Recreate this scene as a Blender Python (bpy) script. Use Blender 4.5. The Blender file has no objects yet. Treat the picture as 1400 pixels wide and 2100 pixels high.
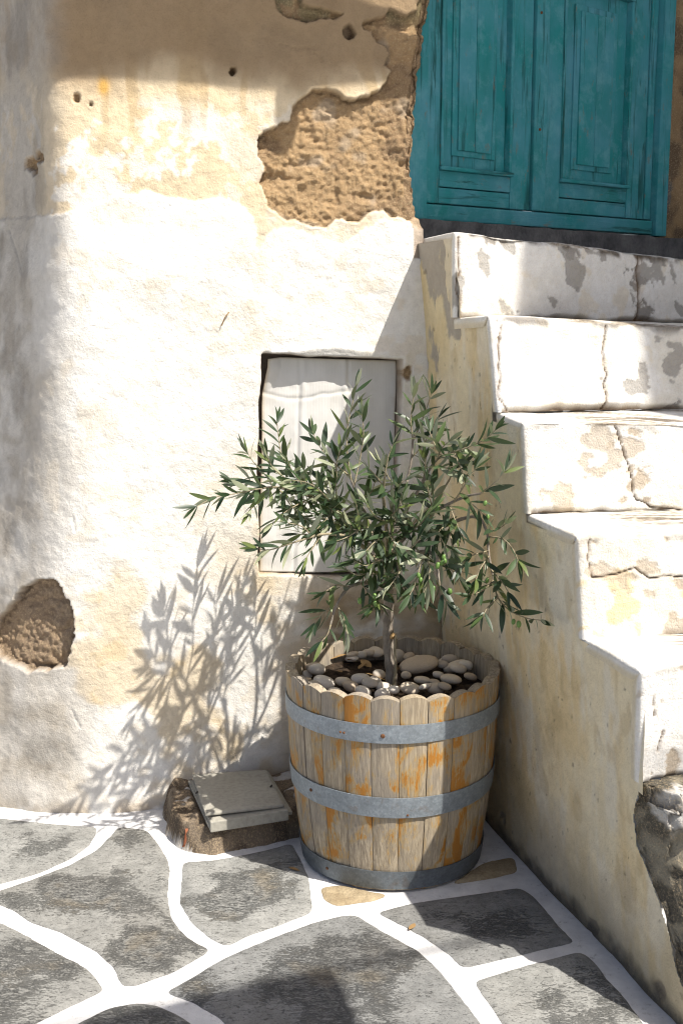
import bpy, bmesh, math, random
import numpy as np
from mathutils import Vector, Matrix
from mathutils.geometry import delaunay_2d_cdt

# ------------------------------------------------------------------ camera, sky, sun, exposure
S = bpy.context.scene
R = math.radians
random.seed(11)
F_PX, PITCH, EYE = 2430.0, R(9.8), 1.46           # focal length in photo pixels (1400x2100), downward pitch, eye height
cam_d = bpy.data.cameras.new('camera'); cam = bpy.data.objects.new('camera', cam_d)
S.collection.objects.link(cam); S.camera = cam
cam_d.sensor_fit = 'VERTICAL'; cam_d.sensor_height = 24.0; cam_d.lens = 24.0*F_PX/2100.0
cam_d.clip_start = 0.05; cam_d.clip_end = 400
cam.location = (0, 0, EYE); cam.rotation_euler = (R(90)-PITCH, 0, 0)

SUN_AZ, SUN_EL = R(53.5), R(55)                      # azimuth from -Y towards +X
SUNV = Vector((math.sin(SUN_AZ)*math.cos(SUN_EL), -math.cos(SUN_AZ)*math.cos(SUN_EL), math.sin(SUN_EL)))
LIGHT = -SUNV
w = bpy.data.worlds.new('World'); S.world = w; w.use_nodes = True
nt = w.node_tree; bg = nt.nodes['Background']
sky = nt.nodes.new('ShaderNodeTexSky'); sky.sky_type = 'NISHITA'; sky.sun_disc = False
sky.dust_density = 3.5; sky.air_density = 0.8; sky.sun_elevation = SUN_EL; sky.sun_rotation = R(180)-SUN_AZ
nt.links.new(sky.outputs[0], bg.inputs[0]); bg.inputs[1].default_value = 0.08
sd = bpy.data.lights.new('sun', 'SUN'); sd.energy = 4.7; sd.angle = R(0.53); sd.color = (1, 0.94, 0.85)
so = bpy.data.objects.new('sun', sd); S.collection.objects.link(so)
so.rotation_euler = LIGHT.to_track_quat('-Z', 'Y').to_euler(); so.location = (3, -3, 8)
S.view_settings.view_transform = 'Standard'; S.view_settings.look = 'None'
S.view_settings.exposure = 0.66; S.view_settings.gamma = 1.0; S.view_settings.use_curve_mapping = False
S.render.engine = 'CYCLES'; S.cycles.filter_width = 1.15
S.cycles.max_bounces = 8; S.cycles.diffuse_bounces = 5; S.cycles.caustics_reflective = False; S.cycles.caustics_refractive = False

# ------------------------------------------------------------------ measuring helpers (photo pixel -> place on a known plane)
CAM = np.array([0, 0, EYE]); CP, SP = math.cos(PITCH), math.sin(PITCH)
def ray(x, y):
    a = (x-700)/F_PX; b = -(y-1050)/F_PX
    return np.array([a, CP+b*SP, -SP+b*CP])
def on_plane(x, y, P, n):
    d = ray(x, y); n = np.asarray(n, float)
    return CAM + d*(np.dot(np.asarray(P, float)-CAM, n)/np.dot(d, n))
def on_z(x, y, z=0.0): return on_plane(x, y, (0, 0, z), (0, 0, 1))
def at_y(x, y, Y):
    d = ray(x, y); return CAM + d*(Y/d[1])
def PX(P):
    P = np.asarray(P, float); r = P - CAM
    z = np.maximum(r[..., 1]*CP - r[..., 2]*SP, 0.2); u = r[..., 1]*SP + r[..., 2]*CP
    return 700+F_PX*r[..., 0]/z, 1050-F_PX*u/z

# ------------------------------------------------------------------ noise
def _h(ix, iy, seed):
    n = (ix.astype(np.int64)*374761393 + iy.astype(np.int64)*668265263 + seed*1274126177) & 0x7fffffff
    n = ((n ^ (n >> 13))*1274126177) & 0x7fffffff
    n = ((n ^ (n >> 15))*2246822519) & 0x7fffffff
    return ((n ^ (n >> 16)) & 0xffff)/65535.0
def vn(x, y, seed=0):
    x = np.asarray(x, float); y = np.asarray(y, float)
    ix = np.floor(x); iy = np.floor(y); fx = x-ix; fy = y-iy
    fx = fx*fx*fx*(fx*(fx*6-15)+10); fy = fy*fy*fy*(fy*(fy*6-15)+10)
    a = _h(ix, iy, seed); b = _h(ix+1, iy, seed); c = _h(ix, iy+1, seed); d = _h(ix+1, iy+1, seed)
    return (a*(1-fx)+b*fx)*(1-fy)+(c*(1-fx)+d*fx)*fy
def fbm(x, y, seed=0, octv=4, gain=0.5):
    t = 0; amp = 1; tot = 0
    for i in range(octv):
        t = t+amp*vn(x*2**i+13.7*i, y*2**i+7.3*i, seed+i*17); tot += amp; amp *= gain
    return t/tot                                    # 0..1, mean .5
def sstep(a, b, x):
    t = np.clip((x-a)/(b-a), 0, 1); return t*t*(3-2*t)
def poly_sdf(x, y, poly):                           # negative inside
    p = np.asarray(poly, float); d = np.full(np.shape(x), 1e9); ins = np.zeros(np.shape(x), bool)
    for i in range(len(p)):
        a = p[i]; b = p[(i+1) % len(p)]; e = b-a
        t = np.clip(((x-a[0])*e[0]+(y-a[1])*e[1])/max(e@e, 1e-9), 0, 1)
        d = np.minimum(d, np.hypot(x-a[0]-t*e[0], y-a[1]-t*e[1]))
        c = (a[1] > y) != (b[1] > y)
        if a[1] != b[1]:
            ins ^= c & (x < (b[0]-a[0])*(y-a[1])/(b[1]-a[1])+a[0])
    return np.where(ins, -d, d)
def line_d(x, y, pts):
    p = np.asarray(pts, float); d = np.full(np.shape(x), 1e9)
    for a, b in zip(p[:-1], p[1:]):
        e = b-a; t = np.clip(((x-a[0])*e[0]+(y-a[1])*e[1])/max(e@e, 1e-9), 0, 1)
        d = np.minimum(d, np.hypot(x-a[0]-t*e[0], y-a[1]-t*e[1]))
    return d
def mix(a, b, t):
    t = np.asarray(t)[..., None]; return a*(1-t)+np.asarray(b, float)*t

# ------------------------------------------------------------------ object helpers
COL = S.collection
def tag(o, label=None, cat=None, group=None, kind=None):
    if label: o['label'] = label
    if cat: o['category'] = cat
    if group: o['group'] = group
    if kind: o['kind'] = kind
    return o
def empty(name, loc, label, cat, group=None):
    o = bpy.data.objects.new(name, None); COL.objects.link(o); o.location = loc
    o.empty_display_size = 0.05
    return tag(o, label, cat, group)
def link(name, me, mat=None, parent=None, M=None):
    o = bpy.data.objects.new(name, me); COL.objects.link(o)
    if mat and not me.materials: me.materials.append(mat)
    if M is not None: o.matrix_world = M
    if parent is not None:
        o.parent = parent
        pm = parent_world(parent)
        o.matrix_parent_inverse = pm.inverted()
    return o
def parent_world(p):
    if p.parent is None: return p.matrix_basis.copy()
    return parent_world(p.parent) @ p.matrix_parent_inverse @ p.matrix_basis
def mesh_np(name, V, Fq, col=None, smooth=True, tri=False, extra=None):
    me = bpy.data.meshes.new(name); V = np.ascontiguousarray(V, np.float32).reshape(-1, 3)
    Fq = np.ascontiguousarray(Fq, np.int32); k = 3 if tri else 4
    me.vertices.add(len(V)); me.vertices.foreach_set('co', V.ravel())
    me.loops.add(Fq.size); me.loops.foreach_set('vertex_index', Fq.ravel())
    me.polygons.add(len(Fq)); me.polygons.foreach_set('loop_start', np.arange(0, Fq.size, k, dtype=np.int32))
    me.polygons.foreach_set('use_smooth', np.full(len(Fq), smooth))
    me.update(calc_edges=True)
    if col is not None:
        c = np.ones((len(V), 4), np.float32); cc = np.asarray(col, np.float32).reshape(len(V), -1); c[:, :cc.shape[1]] = cc
        at = me.color_attributes.new('Col', 'FLOAT_COLOR', 'POINT'); at.data.foreach_set('color', c.ravel())
    me.validate(); return me
def grid_faces(nr, nc, flip=False):
    i = np.arange(nr*nc).reshape(nr, nc)
    f = np.stack([i[:-1, :-1], i[:-1, 1:], i[1:, 1:], i[1:, :-1]], -1).reshape(-1, 4)
    return f[:, ::-1] if flip else f
def submesh(name, V, Fq, col):
    u, inv = np.unique(Fq, return_inverse=True)
    return mesh_np(name, V.reshape(-1, 3)[u], inv.reshape(Fq.shape), col.reshape(-1, col.shape[-1])[u])
def bm_mesh(name, fn, smooth=False, bevel=0.0, seg=2):
    bm = bmesh.new(); fn(bm)
    if bevel: bmesh.ops.bevel(bm, geom=list(bm.edges), offset=bevel, segments=seg, affect='EDGES', profile=0.6)
    bmesh.ops.recalc_face_normals(bm, faces=bm.faces)
    for f in bm.faces: f.smooth = smooth
    me = bpy.data.meshes.new(name); bm.to_mesh(me); bm.free(); return me
def prism(bm, pts0, pts1):                          # two matching loops -> closed solid
    a = [bm.verts.new(p) for p in pts0]; b = [bm.verts.new(p) for p in pts1]; n = len(a)
    bm.faces.new(a); bm.faces.new(b[::-1])
    for i in range(n): bm.faces.new((a[i], b[i], b[(i+1) % n], a[(i+1) % n]))
def tube_np(pts, rad, sides=7, closed_end=True):
    pts = np.asarray(pts, float); n = len(pts); V = []; up = np.array([0.3, 0.2, 0.93])
    for i in range(n):
        t = pts[min(i+1, n-1)]-pts[max(i-1, 0)]; t /= np.linalg.norm(t)+1e-9
        a = np.cross(t, up); a /= np.linalg.norm(a)+1e-9; b = np.cross(t, a)
        for k in range(sides):
            th = 2*math.pi*k/sides; V.append(pts[i]+rad[i]*(math.cos(th)*a+math.sin(th)*b))
    Fq = []
    for i in range(n-1):
        for k in range(sides):
            k2 = (k+1) % sides; Fq.append((i*sides+k, i*sides+k2, (i+1)*sides+k2, (i+1)*sides+k))
    return np.array(V), np.array(Fq)
def catmull(pts, per=6):
    p = np.asarray(pts, float); p = np.vstack([2*p[0]-p[1], p, 2*p[-1]-p[-2]]); out = []
    for i in range(1, len(p)-2):
        for k in range(per):
            t = k/per
            out.append(0.5*((2*p[i])+(-p[i-1]+p[i+1])*t+(2*p[i-1]-5*p[i]+4*p[i+1]-p[i+2])*t*t+(-p[i-1]+3*p[i]-3*p[i+1]+p[i+2])*t**3))
    out.append(p[-2]); return np.array(out)

# ------------------------------------------------------------------ materials
class N:                                            # small node-graph helper
    def __init__(s, name):
        s.m = bpy.data.materials.new(name); s.m.use_nodes = True; s.t = s.m.node_tree
        s.b = s.t.nodes['Principled BSDF']; s.b.inputs['Specular IOR Level'].default_value = 0.25
    def n(s, ty, **kw):
        o = s.t.nodes.new('ShaderNode'+ty)
        for k, v in kw.items(): setattr(o, k, v)
        return o
    def l(s, a, b): s.t.links.new(a, b)
    def set(s, sock, v):
        if hasattr(v, 'is_linked') or hasattr(v, 'links'): s.l(v, sock)
        elif isinstance(v, (tuple, list)): sock.default_value = tuple(v)+((1,) if len(v) == 3 and sock.type == 'RGBA' else ())
        else: sock.default_value = v
    def coord(s, which='Object', scale=(1, 1, 1), off=None, rot=None):
        if which == 'Geo': c = s.n('NewGeometry').outputs['Position']
        else: c = s.n('TexCoord').outputs[which]
        mp = s.n('Mapping'); s.l(c, mp.inputs[0]); mp.inputs['Scale'].default_value = scale
        if rot: mp.inputs['Rotation'].default_value = rot
        if off is not None: s.set(mp.inputs['Location'], off)
        return mp.outputs[0]
    def noise(s, vec, scale, detail=4, rough=0.55, dist=0.0):
        o = s.n('TexNoise'); s.l(vec, o.inputs['Vector']); o.inputs['Scale'].default_value = scale
        o.inputs['Detail'].default_value = detail; o.inputs['Roughness'].default_value = rough; o.inputs['Distortion'].default_value = dist
        return o.outputs['Fac']
    def ramp(s, fac, stops, interp='LINEAR'):
        o = s.n('ValToRGB'); o.color_ramp.interpolation = interp; e = o.color_ramp.elements
        while len(e) < len(stops): e.new(0.5)
        for i, (p, c) in enumerate(stops):
            e[i].position = p; e[i].color = (c, c, c, 1) if not isinstance(c, (tuple, list)) else tuple(c)+(1,)
        s.l(fac, o.inputs[0]); return o.outputs[0]
    def mixc(s, fac, a, b, mode='MIX'):
        o = s.n('Mix', data_type='RGBA', blend_type=mode)
        s.set(o.inputs[0], fac); s.set(o.inputs[6], a); s.set(o.inputs[7], b); return o.outputs[2]
    def math(s, op, a, b=0.0, c=0.0):
        o = s.n('Math', operation=op); s.set(o.inputs[0], a); s.set(o.inputs[1], b); s.set(o.inputs[2], c); return o.outputs[0]
    def bump(s, h, strength=0.5, dist=0.01, prev=None):
        o = s.n('Bump'); s.l(h, o.inputs['Height']); s.set(o.inputs['Strength'], strength); o.inputs['Distance'].default_value = dist
        if prev is not None: s.l(prev, o.inputs['Normal'])
        return o.outputs[0]
    def done(s, col=None, rough=0.9, normal=None, metal=None):
        if col is not None: s.set(s.b.inputs['Base Color'], col)
        s.set(s.b.inputs['Roughness'], rough)
        if normal is not None: s.l(normal, s.b.inputs['Normal'])
        if metal is not None: s.set(s.b.inputs['Metallic'], metal)
        return s.m

def mat_plaster():                                  # colour from the worked surface ("Col": wear, stains, coats, some painted shade); fine grain here; alpha = coarse earth
    g = N('lime_plaster'); a = g.n('Attribute', attribute_name='Col')
    p = g.coord('Geo')
    n1 = g.noise(p, 45, 6, 0.65); n2 = g.noise(p, 260, 3, 0.6); n3 = g.noise(p, 9, 5, 0.6)
    c = g.mixc(1.0, a.outputs['Color'], g.ramp(n1, [(0.25, 0.88), (0.7, 1.05)]), 'MULTIPLY')
    c = g.mixc(1.0, c, g.ramp(n3, [(0.3, (0.95, 0.93, 0.9)), (0.65, (1.03, 1.03, 1.03))]), 'MULTIPLY')
    c = g.mixc(1.0, c, g.ramp(n2, [(0.27, 0.85), (0.45, 1.0)]), 'MULTIPLY')
    n4 = g.noise(p, 190, 5, 0.75)
    c = g.mixc(g.math('MULTIPLY', a.outputs['Alpha'], g.ramp(n4, [(0.5, 0.0), (0.68, 0.75)])), c, (0.62, 0.48, 0.30))
    b0 = g.bump(n4, g.math('MULTIPLY', a.outputs['Alpha'], 0.9), 0.009)
    b1 = g.bump(n1, 0.7, 0.007, b0); st = g.math('MULTIPLY_ADD', a.outputs['Alpha'], 0.6, 0.38)
    return g.done(c, 0.92, g.bump(n2, st, 0.003, b1))
def mat_simple(name, c0, c1, scale=20, rough=0.85, bump=0.3, which='Object', spec=None, stretch=(1, 1, 1)):
    g = N(name); p = g.coord(which, stretch)
    n1 = g.noise(p, scale, 6, 0.62); n2 = g.noise(p, scale*7, 3)
    c = g.mixc(g.ramp(n1, [(0.3, 0.0), (0.7, 1.0)]), c0, c1)
    c = g.mixc(1.0, c, g.ramp(n2, [(0.3, 0.82), (0.6, 1.06)]), 'MULTIPLY')
    if spec is not None: g.b.inputs['Specular IOR Level'].default_value = spec
    return g.done(c, rough, g.bump(n2, bump, 0.004, g.bump(n1, bump, 0.008)))
def mat_slate():
    g = N('slate_and_cement'); a = g.n('Attribute', attribute_name='Col'); oi = g.n('ObjectInfo')
    rot = g.n('CombineXYZ'); g.l(g.math('MULTIPLY', oi.outputs['Random'], 3.1), rot.inputs[2])
    mp = g.n('Mapping'); g.l(g.n('NewGeometry').outputs['Position'], mp.inputs[0]); g.l(rot.outputs[0], mp.inputs['Rotation'])
    mp.inputs['Scale'].default_value = (1, 3.2, 1)
    p = mp.outputs[0]; q = g.coord('Geo')
    grain = g.noise(p, 42, 8, 0.68, 0.5); fine = g.noise(p, 150, 5, 0.6); cem = g.noise(q, 14, 6, 0.6); spk = g.noise(q, 210, 2)
    sl = g.mixc(g.ramp(g.math('MULTIPLY_ADD', fine, 0.5, g.math('MULTIPLY', grain, 0.5)), [(0.40, 0.0), (0.50, 0.42), (0.60, 1.0)]), (0.04, 0.045, 0.05), (0.36, 0.36, 0.345))
    och = g.ramp(g.noise(q, 6.5, 4), [(0.55, 0.0), (0.68, 1.0)])
    sl = g.mixc(g.math('MULTIPLY', och, 0.45), sl, (0.30, 0.24, 0.15))
    cm = g.mixc(g.ramp(cem, [(0.3, 0.0), (0.7, 1.0)]), (0.20, 0.202, 0.196), (0.29, 0.291, 0.283))
    cm = g.mixc(1.0, cm, g.ramp(spk, [(0.34, 0.72), (0.46, 1.0)]), 'MULTIPLY')
    cm = g.mixc(1.0, cm, g.ramp(g.noise(q, 60, 6, 0.7), [(0.36, 0.84), (0.62, 1.1)]), 'MULTIPLY')
    edge = g.math('ADD', a.outputs['Color'], g.math('MULTIPLY', g.math('SUBTRACT', g.math('ADD', fine, grain), 1.0), 2.2))
    m = g.ramp(edge, [(0.30, 0.0), (0.85, 1.0)])
    c = g.mixc(g.math('MULTIPLY', m, 0.9), cm, sl)
    c = g.mixc(1.0, c, g.ramp(oi.outputs['Random'], [(0.0, (0.84, 0.85, 0.86)), (0.5, (1.0, 0.99, 0.96)), (1.0, (1.12, 1.12, 1.1))]), 'MULTIPLY')
    c = g.mixc(g.ramp(g.noise(q, 330, 2, 0.5), [(0.70, 0.0), (0.76, 0.6)]), c, (0.42, 0.41, 0.38))
    c = g.mixc(g.ramp(g.noise(q, 3.1, 5, 0.6), [(0.5, 0.0), (0.75, 0.35)]), c, (0.12, 0.105, 0.085))
    hb = g.math('MULTIPLY', g.math('ADD', g.math('MULTIPLY', grain, 0.6), g.math('MULTIPLY', fine, 0.6)), m)
    g.b.inputs['Specular IOR Level'].default_value = 0.35
    return g.done(c, g.ramp(m, [(0, 0.85), (1, 0.62)]), g.bump(spk, 0.12, 0.002, g.bump(hb, 0.9, 0.012)))
def mat_joint():
    g = N('white_joint_paint'); q = g.coord('Geo')
    n1 = g.noise(q, 11, 6, 0.65); n2 = g.noise(q, 120, 4, 0.7); n3 = g.noise(q, 32, 5, 0.7)
    c = g.mixc(g.ramp(n1, [(0.35, 0.0), (0.7, 1.0)]), (0.58, 0.58, 0.585), (0.80, 0.80, 0.79))
    d = g.math('MULTIPLY', g.ramp(n3, [(0.55, 0.0), (0.70, 1.0)]), g.ramp(n2, [(0.45, 0.0), (0.6, 0.9)]))
    c = g.mixc(d, c, (0.30, 0.285, 0.26))
    return g.done(c, 0.9, g.bump(n2, 0.4, 0.003, g.bump(n3, 0.35, 0.006)))
def mat_barrel(varn=True):
    g = N('weathered_oak' if varn else 'bare_oak'); oi = g.n('ObjectInfo')
    off = g.n('CombineXYZ'); rnd = oi.outputs['Random']
    g.l(g.math('MULTIPLY', rnd, 37.0), off.inputs[0]); g.l(g.math('MULTIPLY', rnd, 91.0), off.inputs[1]); g.l(g.math('MULTIPLY', rnd, 53.0), off.inputs[2])
    p = g.coord('Object', (1, 1, 0.075), off.outputs[0]); q = g.coord('Object', (1, 1, 0.55), off.outputs[0]); q2 = g.coord('Object', (1, 1, 1), off.outputs[0])
    gr = g.noise(p, 210, 6, 0.7, 0.9); gr2 = g.noise(p, 70, 5, 0.6, 1.2); bl = g.noise(q, 13.5, 5, 0.62, 0.5); bl2 = g.noise(q2, 7, 4)
    wood = g.mixc(g.ramp(gr, [(0.3, 0.0), (0.66, 1.0)]), (0.22, 0.178, 0.125), (0.60, 0.51, 0.38))
    wood = g.mixc(g.ramp(gr2, [(0.36, 0.6), (0.56, 0.0)]), wood, (0.12, 0.10, 0.085))
    wood = g.mixc(g.ramp(bl2, [(0.42, 0.0), (0.66, 0.65)]), wood, (0.235, 0.22, 0.205))       # silver grey weathering
    wood = g.mixc(g.math('MULTIPLY', g.ramp(rnd, [(0.0, 0.0), (1.0, 0.45)]), 0.7), wood, (0.42, 0.33, 0.20))
    e = g.math('ADD', bl, g.math('MULTIPLY', g.math('SUBTRACT', gr, 0.5), 0.42))
    old = g.ramp(e, [(0.49, 0.0), (0.57, 0.75)]); var = g.ramp(e, [(0.562, 0.0), (0.60, 1.0)])
    if not varn: return g.done(wood, 0.9, g.bump(gr, 0.5, 0.004))
    c = g.mixc(old, wood, (0.44, 0.285, 0.095))                                              # thin yellowed varnish
    c = g.mixc(var, c, g.mixc(gr, (0.33, 0.13, 0.02), (0.48, 0.22, 0.04)))                  # surviving orange varnish
    g.b.inputs['Specular IOR Level'].default_value = 0.3
    return g.done(c, g.ramp(var, [(0, 0.85), (1, 0.5)]), g.bump(g.math('SUBTRACT', gr, g.math('MULTIPLY', gr2, -0.6)), 0.55, 0.004))
def mat_galv(k=1.0):
    g = N('galvanised_steel' if k == 1 else 'dull_galvanised_steel'); q = g.coord('Object')
    v = g.n('TexVoronoi'); v.inputs['Scale'].default_value = 190; g.l(q, v.inputs['Vector'])
    n1 = g.noise(q, 55, 5, 0.65); n2 = g.noise(q, 14, 4, 0.6)
    c = g.mixc(g.ramp(v.outputs['Color'], [(0.1, 0.0), (0.95, 1.0)]), (0.27, 0.295, 0.315), (0.38, 0.405, 0.43))
    c = g.mixc(g.ramp(g.noise(q, 170, 4, 0.7), [(0.55, 0.0), (0.72, 0.7)]), c, (0.52, 0.55, 0.58))
    c = g.mixc(g.ramp(n1, [(0.35, 0.6), (0.62, 0.0)]), c, (0.20, 0.215, 0.225))
    c = g.mixc(g.ramp(n2, [(0.62, 0.0), (0.74, 0.7)]), c, (0.21, 0.15, 0.105))
    c = g.mixc(1.0, c, (k*.95, k, k*1.04), 'MULTIPLY')
    return g.done(c, g.ramp(n1, [(0.3, 0.42), (0.7, 0.65)]), g.bump(n1, 0.15, 0.002), 0.45)
def mat_teal():
    g = N('worn_teal_paint'); oi = g.n('ObjectInfo'); rnd = oi.outputs['Random']
    off = g.n('CombineXYZ'); g.l(g.math('MULTIPLY', rnd, 31.0), off.inputs[0]); g.l(g.math('MULTIPLY', rnd, 17.0), off.inputs[2])
    a = g.n('Attribute', attribute_name='Col')
    up = g.coord('UV', (1, 0.07, 1), off.outputs[0]); q = g.coord('UV', (1, 0.4, 1), off.outputs[0]); q1 = g.coord('UV', (1, 1, 1), off.outputs[0])
    gr = g.noise(up, 120, 6, 0.7, 0.4); gr2 = g.noise(up, 36, 5, 0.65, 0.5); bl = g.noise(q, 8, 4, 0.6); bl2 = g.noise(q1, 5, 4)
    c = g.mixc(g.ramp(bl2, [(0.35, 0.0), (0.68, 1.0)]), (0.018, 0.225, 0.235), (0.085, 0.285, 0.36))
    c = g.mixc(g.ramp(bl, [(0.45, 0.0), (0.7, 0.55)]), c, (0.015, 0.175, 0.165))
    c = g.mixc(g.ramp(g.noise(q1, 16, 6, 0.7), [(0.5, 0.0), (0.7, 0.6)]), c, (0.13, 0.35, 0.40))
    st = g.math('MULTIPLY', g.ramp(gr2, [(0.36, 1.0), (0.44, 0.0)]), g.ramp(bl, [(0.35, 0.25), (0.6, 1.0)]))
    c = g.mixc(st, c, (0.010, 0.075, 0.072))
    wear = g.math('MULTIPLY', g.ramp(g.noise(q, 26, 5, 0.7), [(0.60, 0.0), (0.66, 1.0)]), g.ramp(gr, [(0.42, 0.0), (0.58, 1.0)]))
    c = g.mixc(g.math('MULTIPLY', wear, 0.8), c, (0.17, 0.15, 0.115))
    h = g.math('ADD', gr, g.math('MULTIPLY', gr2, 1.2))
    return g.done(c, 0.62, g.bump(h, 0.4, 0.004))
def mat_leaf():
    g = N('olive_leaf'); oi = g.n('ObjectInfo'); a = g.n('Attribute', attribute_name='Col')
    rnd = g.math('FRACT', g.math('ADD', oi.outputs['Random'], a.outputs['Fac']))
    top = g.ramp(rnd, [(0.0, (0.016, 0.036, 0.019)), (0.45, (0.032, 0.062, 0.026)), (0.8, (0.058, 0.098, 0.036)), (1.0, (0.15, 0.19, 0.05))])
    bot = g.ramp(rnd, [(0.0, (0.26, 0.29, 0.20)), (1.0, (0.40, 0.42, 0.28))])
    geo = g.n('NewGeometry')
    c = g.mixc(geo.outputs['Backfacing'], top, bot)
    tr = g.n('BsdfTranslucent'); g.set(tr.inputs[0], g.mixc(0.5, top, (0.20, 0.28, 0.06)))
    g.b.inputs['Specular IOR Level'].default_value = 0.55
    m = g.done(c, 0.42)
    mx = g.n('MixShader'); mx.inputs[0].default_value = 0.16
    out = g.t.nodes['Material Output']; g.l(g.b.outputs[0], mx.inputs[1]); g.l(tr.outputs[0], mx.inputs[2]); g.l(mx.outputs[0], out.inputs[0])
    return m
def mat_pebble():
    g = N('river_pebble'); oi = g.n('ObjectInfo'); q = g.coord('Object')
    c = g.ramp(oi.outputs['Random'], [(0.0, (0.50, 0.405, 0.30)), (0.35, (0.68, 0.58, 0.45)), (0.7, (0.74, 0.68, 0.59)), (1.0, (0.48, 0.42, 0.35))])
    n1 = g.noise(q, 22, 6, 0.6, 0.5)
    c = g.mixc(1.0, c, g.ramp(n1, [(0.3, 0.78), (0.65, 1.06)]), 'MULTIPLY')
    d = g.ramp(g.noise(q, 60, 5, 0.7), [(0.6, 0.0), (0.75, 0.55)])
    return g.done(g.mixc(d, c, (0.2, 0.15, 0.1)), 0.7, g.bump(n1, 0.12, 0.003))
def mat_card():
    g = N('white_cardboard'); a = g.n('Attribute', attribute_name='Col'); q = g.coord('Geo')
    wv = g.n('TexWave', wave_type='BANDS', bands_direction='X'); g.l(g.coord('Geo', (1, 0.2, 1), rot=(0, 0, R(-11))), wv.inputs['Vector'])
    wv.inputs['Scale'].default_value = 38; wv.inputs['Distortion'].default_value = 1.2; wv.inputs['Detail Scale'].default_value = 3
    n1 = g.noise(q, 8, 5, 0.6); n2 = g.noise(g.coord('Geo', (1, 1, 0.15)), 45, 4)
    c = g.mixc(1.0, a.outputs['Color'], g.ramp(n1, [(0.3, (0.93, 0.925, 0.91)), (0.65, (1.02, 1.02, 1.02))]), 'MULTIPLY')
    c = g.mixc(1.0, c, g.ramp(n2, [(0.3, 0.95), (0.6, 1.0)]), 'MULTIPLY')
    return g.done(c, 0.75, g.bump(wv.outputs['Color'], 0.05, 0.003, g.bump(n1, 0.25, 0.008)))
M = dict(plaster=mat_plaster(), slate=mat_slate(), joint=mat_joint(), oak=mat_barrel(), oak_bare=mat_barrel(False), galv=mat_galv(), galv_dark=mat_galv(.55), teal=mat_teal(), leaf=mat_leaf(),
         pebble=mat_pebble(), card=mat_card(),
         soil=mat_simple('dark_soil', (0.018, 0.012, 0.008), (0.085, 0.058, 0.038), 60, 0.95, 0.9),
         bark=mat_simple('grey_bark', (0.16, 0.135, 0.11), (0.34, 0.30, 0.25), 60, 0.85, 0.4, stretch=(1, 1, 0.35)),
         twig=mat_simple('pale_twig', (0.22, 0.19, 0.12), (0.42, 0.36, 0.25), 50, 0.8, 0.3),
         olive=mat_simple('green_olive', (0.10, 0.20, 0.045), (0.17, 0.29, 0.07), 90, 0.35, 0.05, spec=0.5),
         sill=mat_simple('dark_slate_sill', (0.055, 0.055, 0.058), (0.15, 0.148, 0.148), 14, 0.75, 0.5, 'Geo'),
         rust=mat_simple('rusty_screw', (0.10, 0.045, 0.022), (0.24, 0.11, 0.05), 200, 0.75, 0.4),
         lid=mat_simple('beige_plastic', (0.33, 0.315, 0.27), (0.40, 0.385, 0.335), 12, 0.55, 0.05, 'Geo', 0.4),
         brick=mat_simple('red_brick', (0.26, 0.085, 0.04), (0.38, 0.15, 0.08), 60, 0.9, 0.5),
         dry=mat_simple('dry_leaf', (0.20, 0.115, 0.045), (0.42, 0.28, 0.13), 60, 0.8, 0.3),
         darkwood=mat_simple('old_beam_wood', (0.13, 0.09, 0.06), (0.26, 0.19, 0.13), 30, 0.85, 0.5, stretch=(0.2, 1, 1)),
         house=mat_simple('whitewash', (0.70, 0.68, 0.63), (0.80, 0.79, 0.75), 3, 0.9, 0.3, 'Geo'),
         tanstone=mat_simple('tan_stone', (0.25, 0.19, 0.115), (0.44, 0.36, 0.235), 22, 0.9, 0.6, 'Geo'),
         estone=mat_simple('embedded_stone', (0.36, 0.27, 0.18), (0.50, 0.385, 0.25), 40, 0.95, 0.8), cable=mat_simple('black_cable', (0.02, 0.02, 0.02), (0.04, 0.04, 0.04), 30, 0.6, 0.1))

WHITE = np.array([.80, .785, .745]); CREAM = np.array([.70, .585, .41]); OCHRE = np.array([.56, .42, .235]); GREYP = np.array([.40, .365, .315])
ADOBE = np.array([.53, .36, .195]); ADOBE_D = np.array([.30, .205, .125]); DIRT = np.array([.30, .225, .14]); STONE = np.array([.235, .22, .195])

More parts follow.
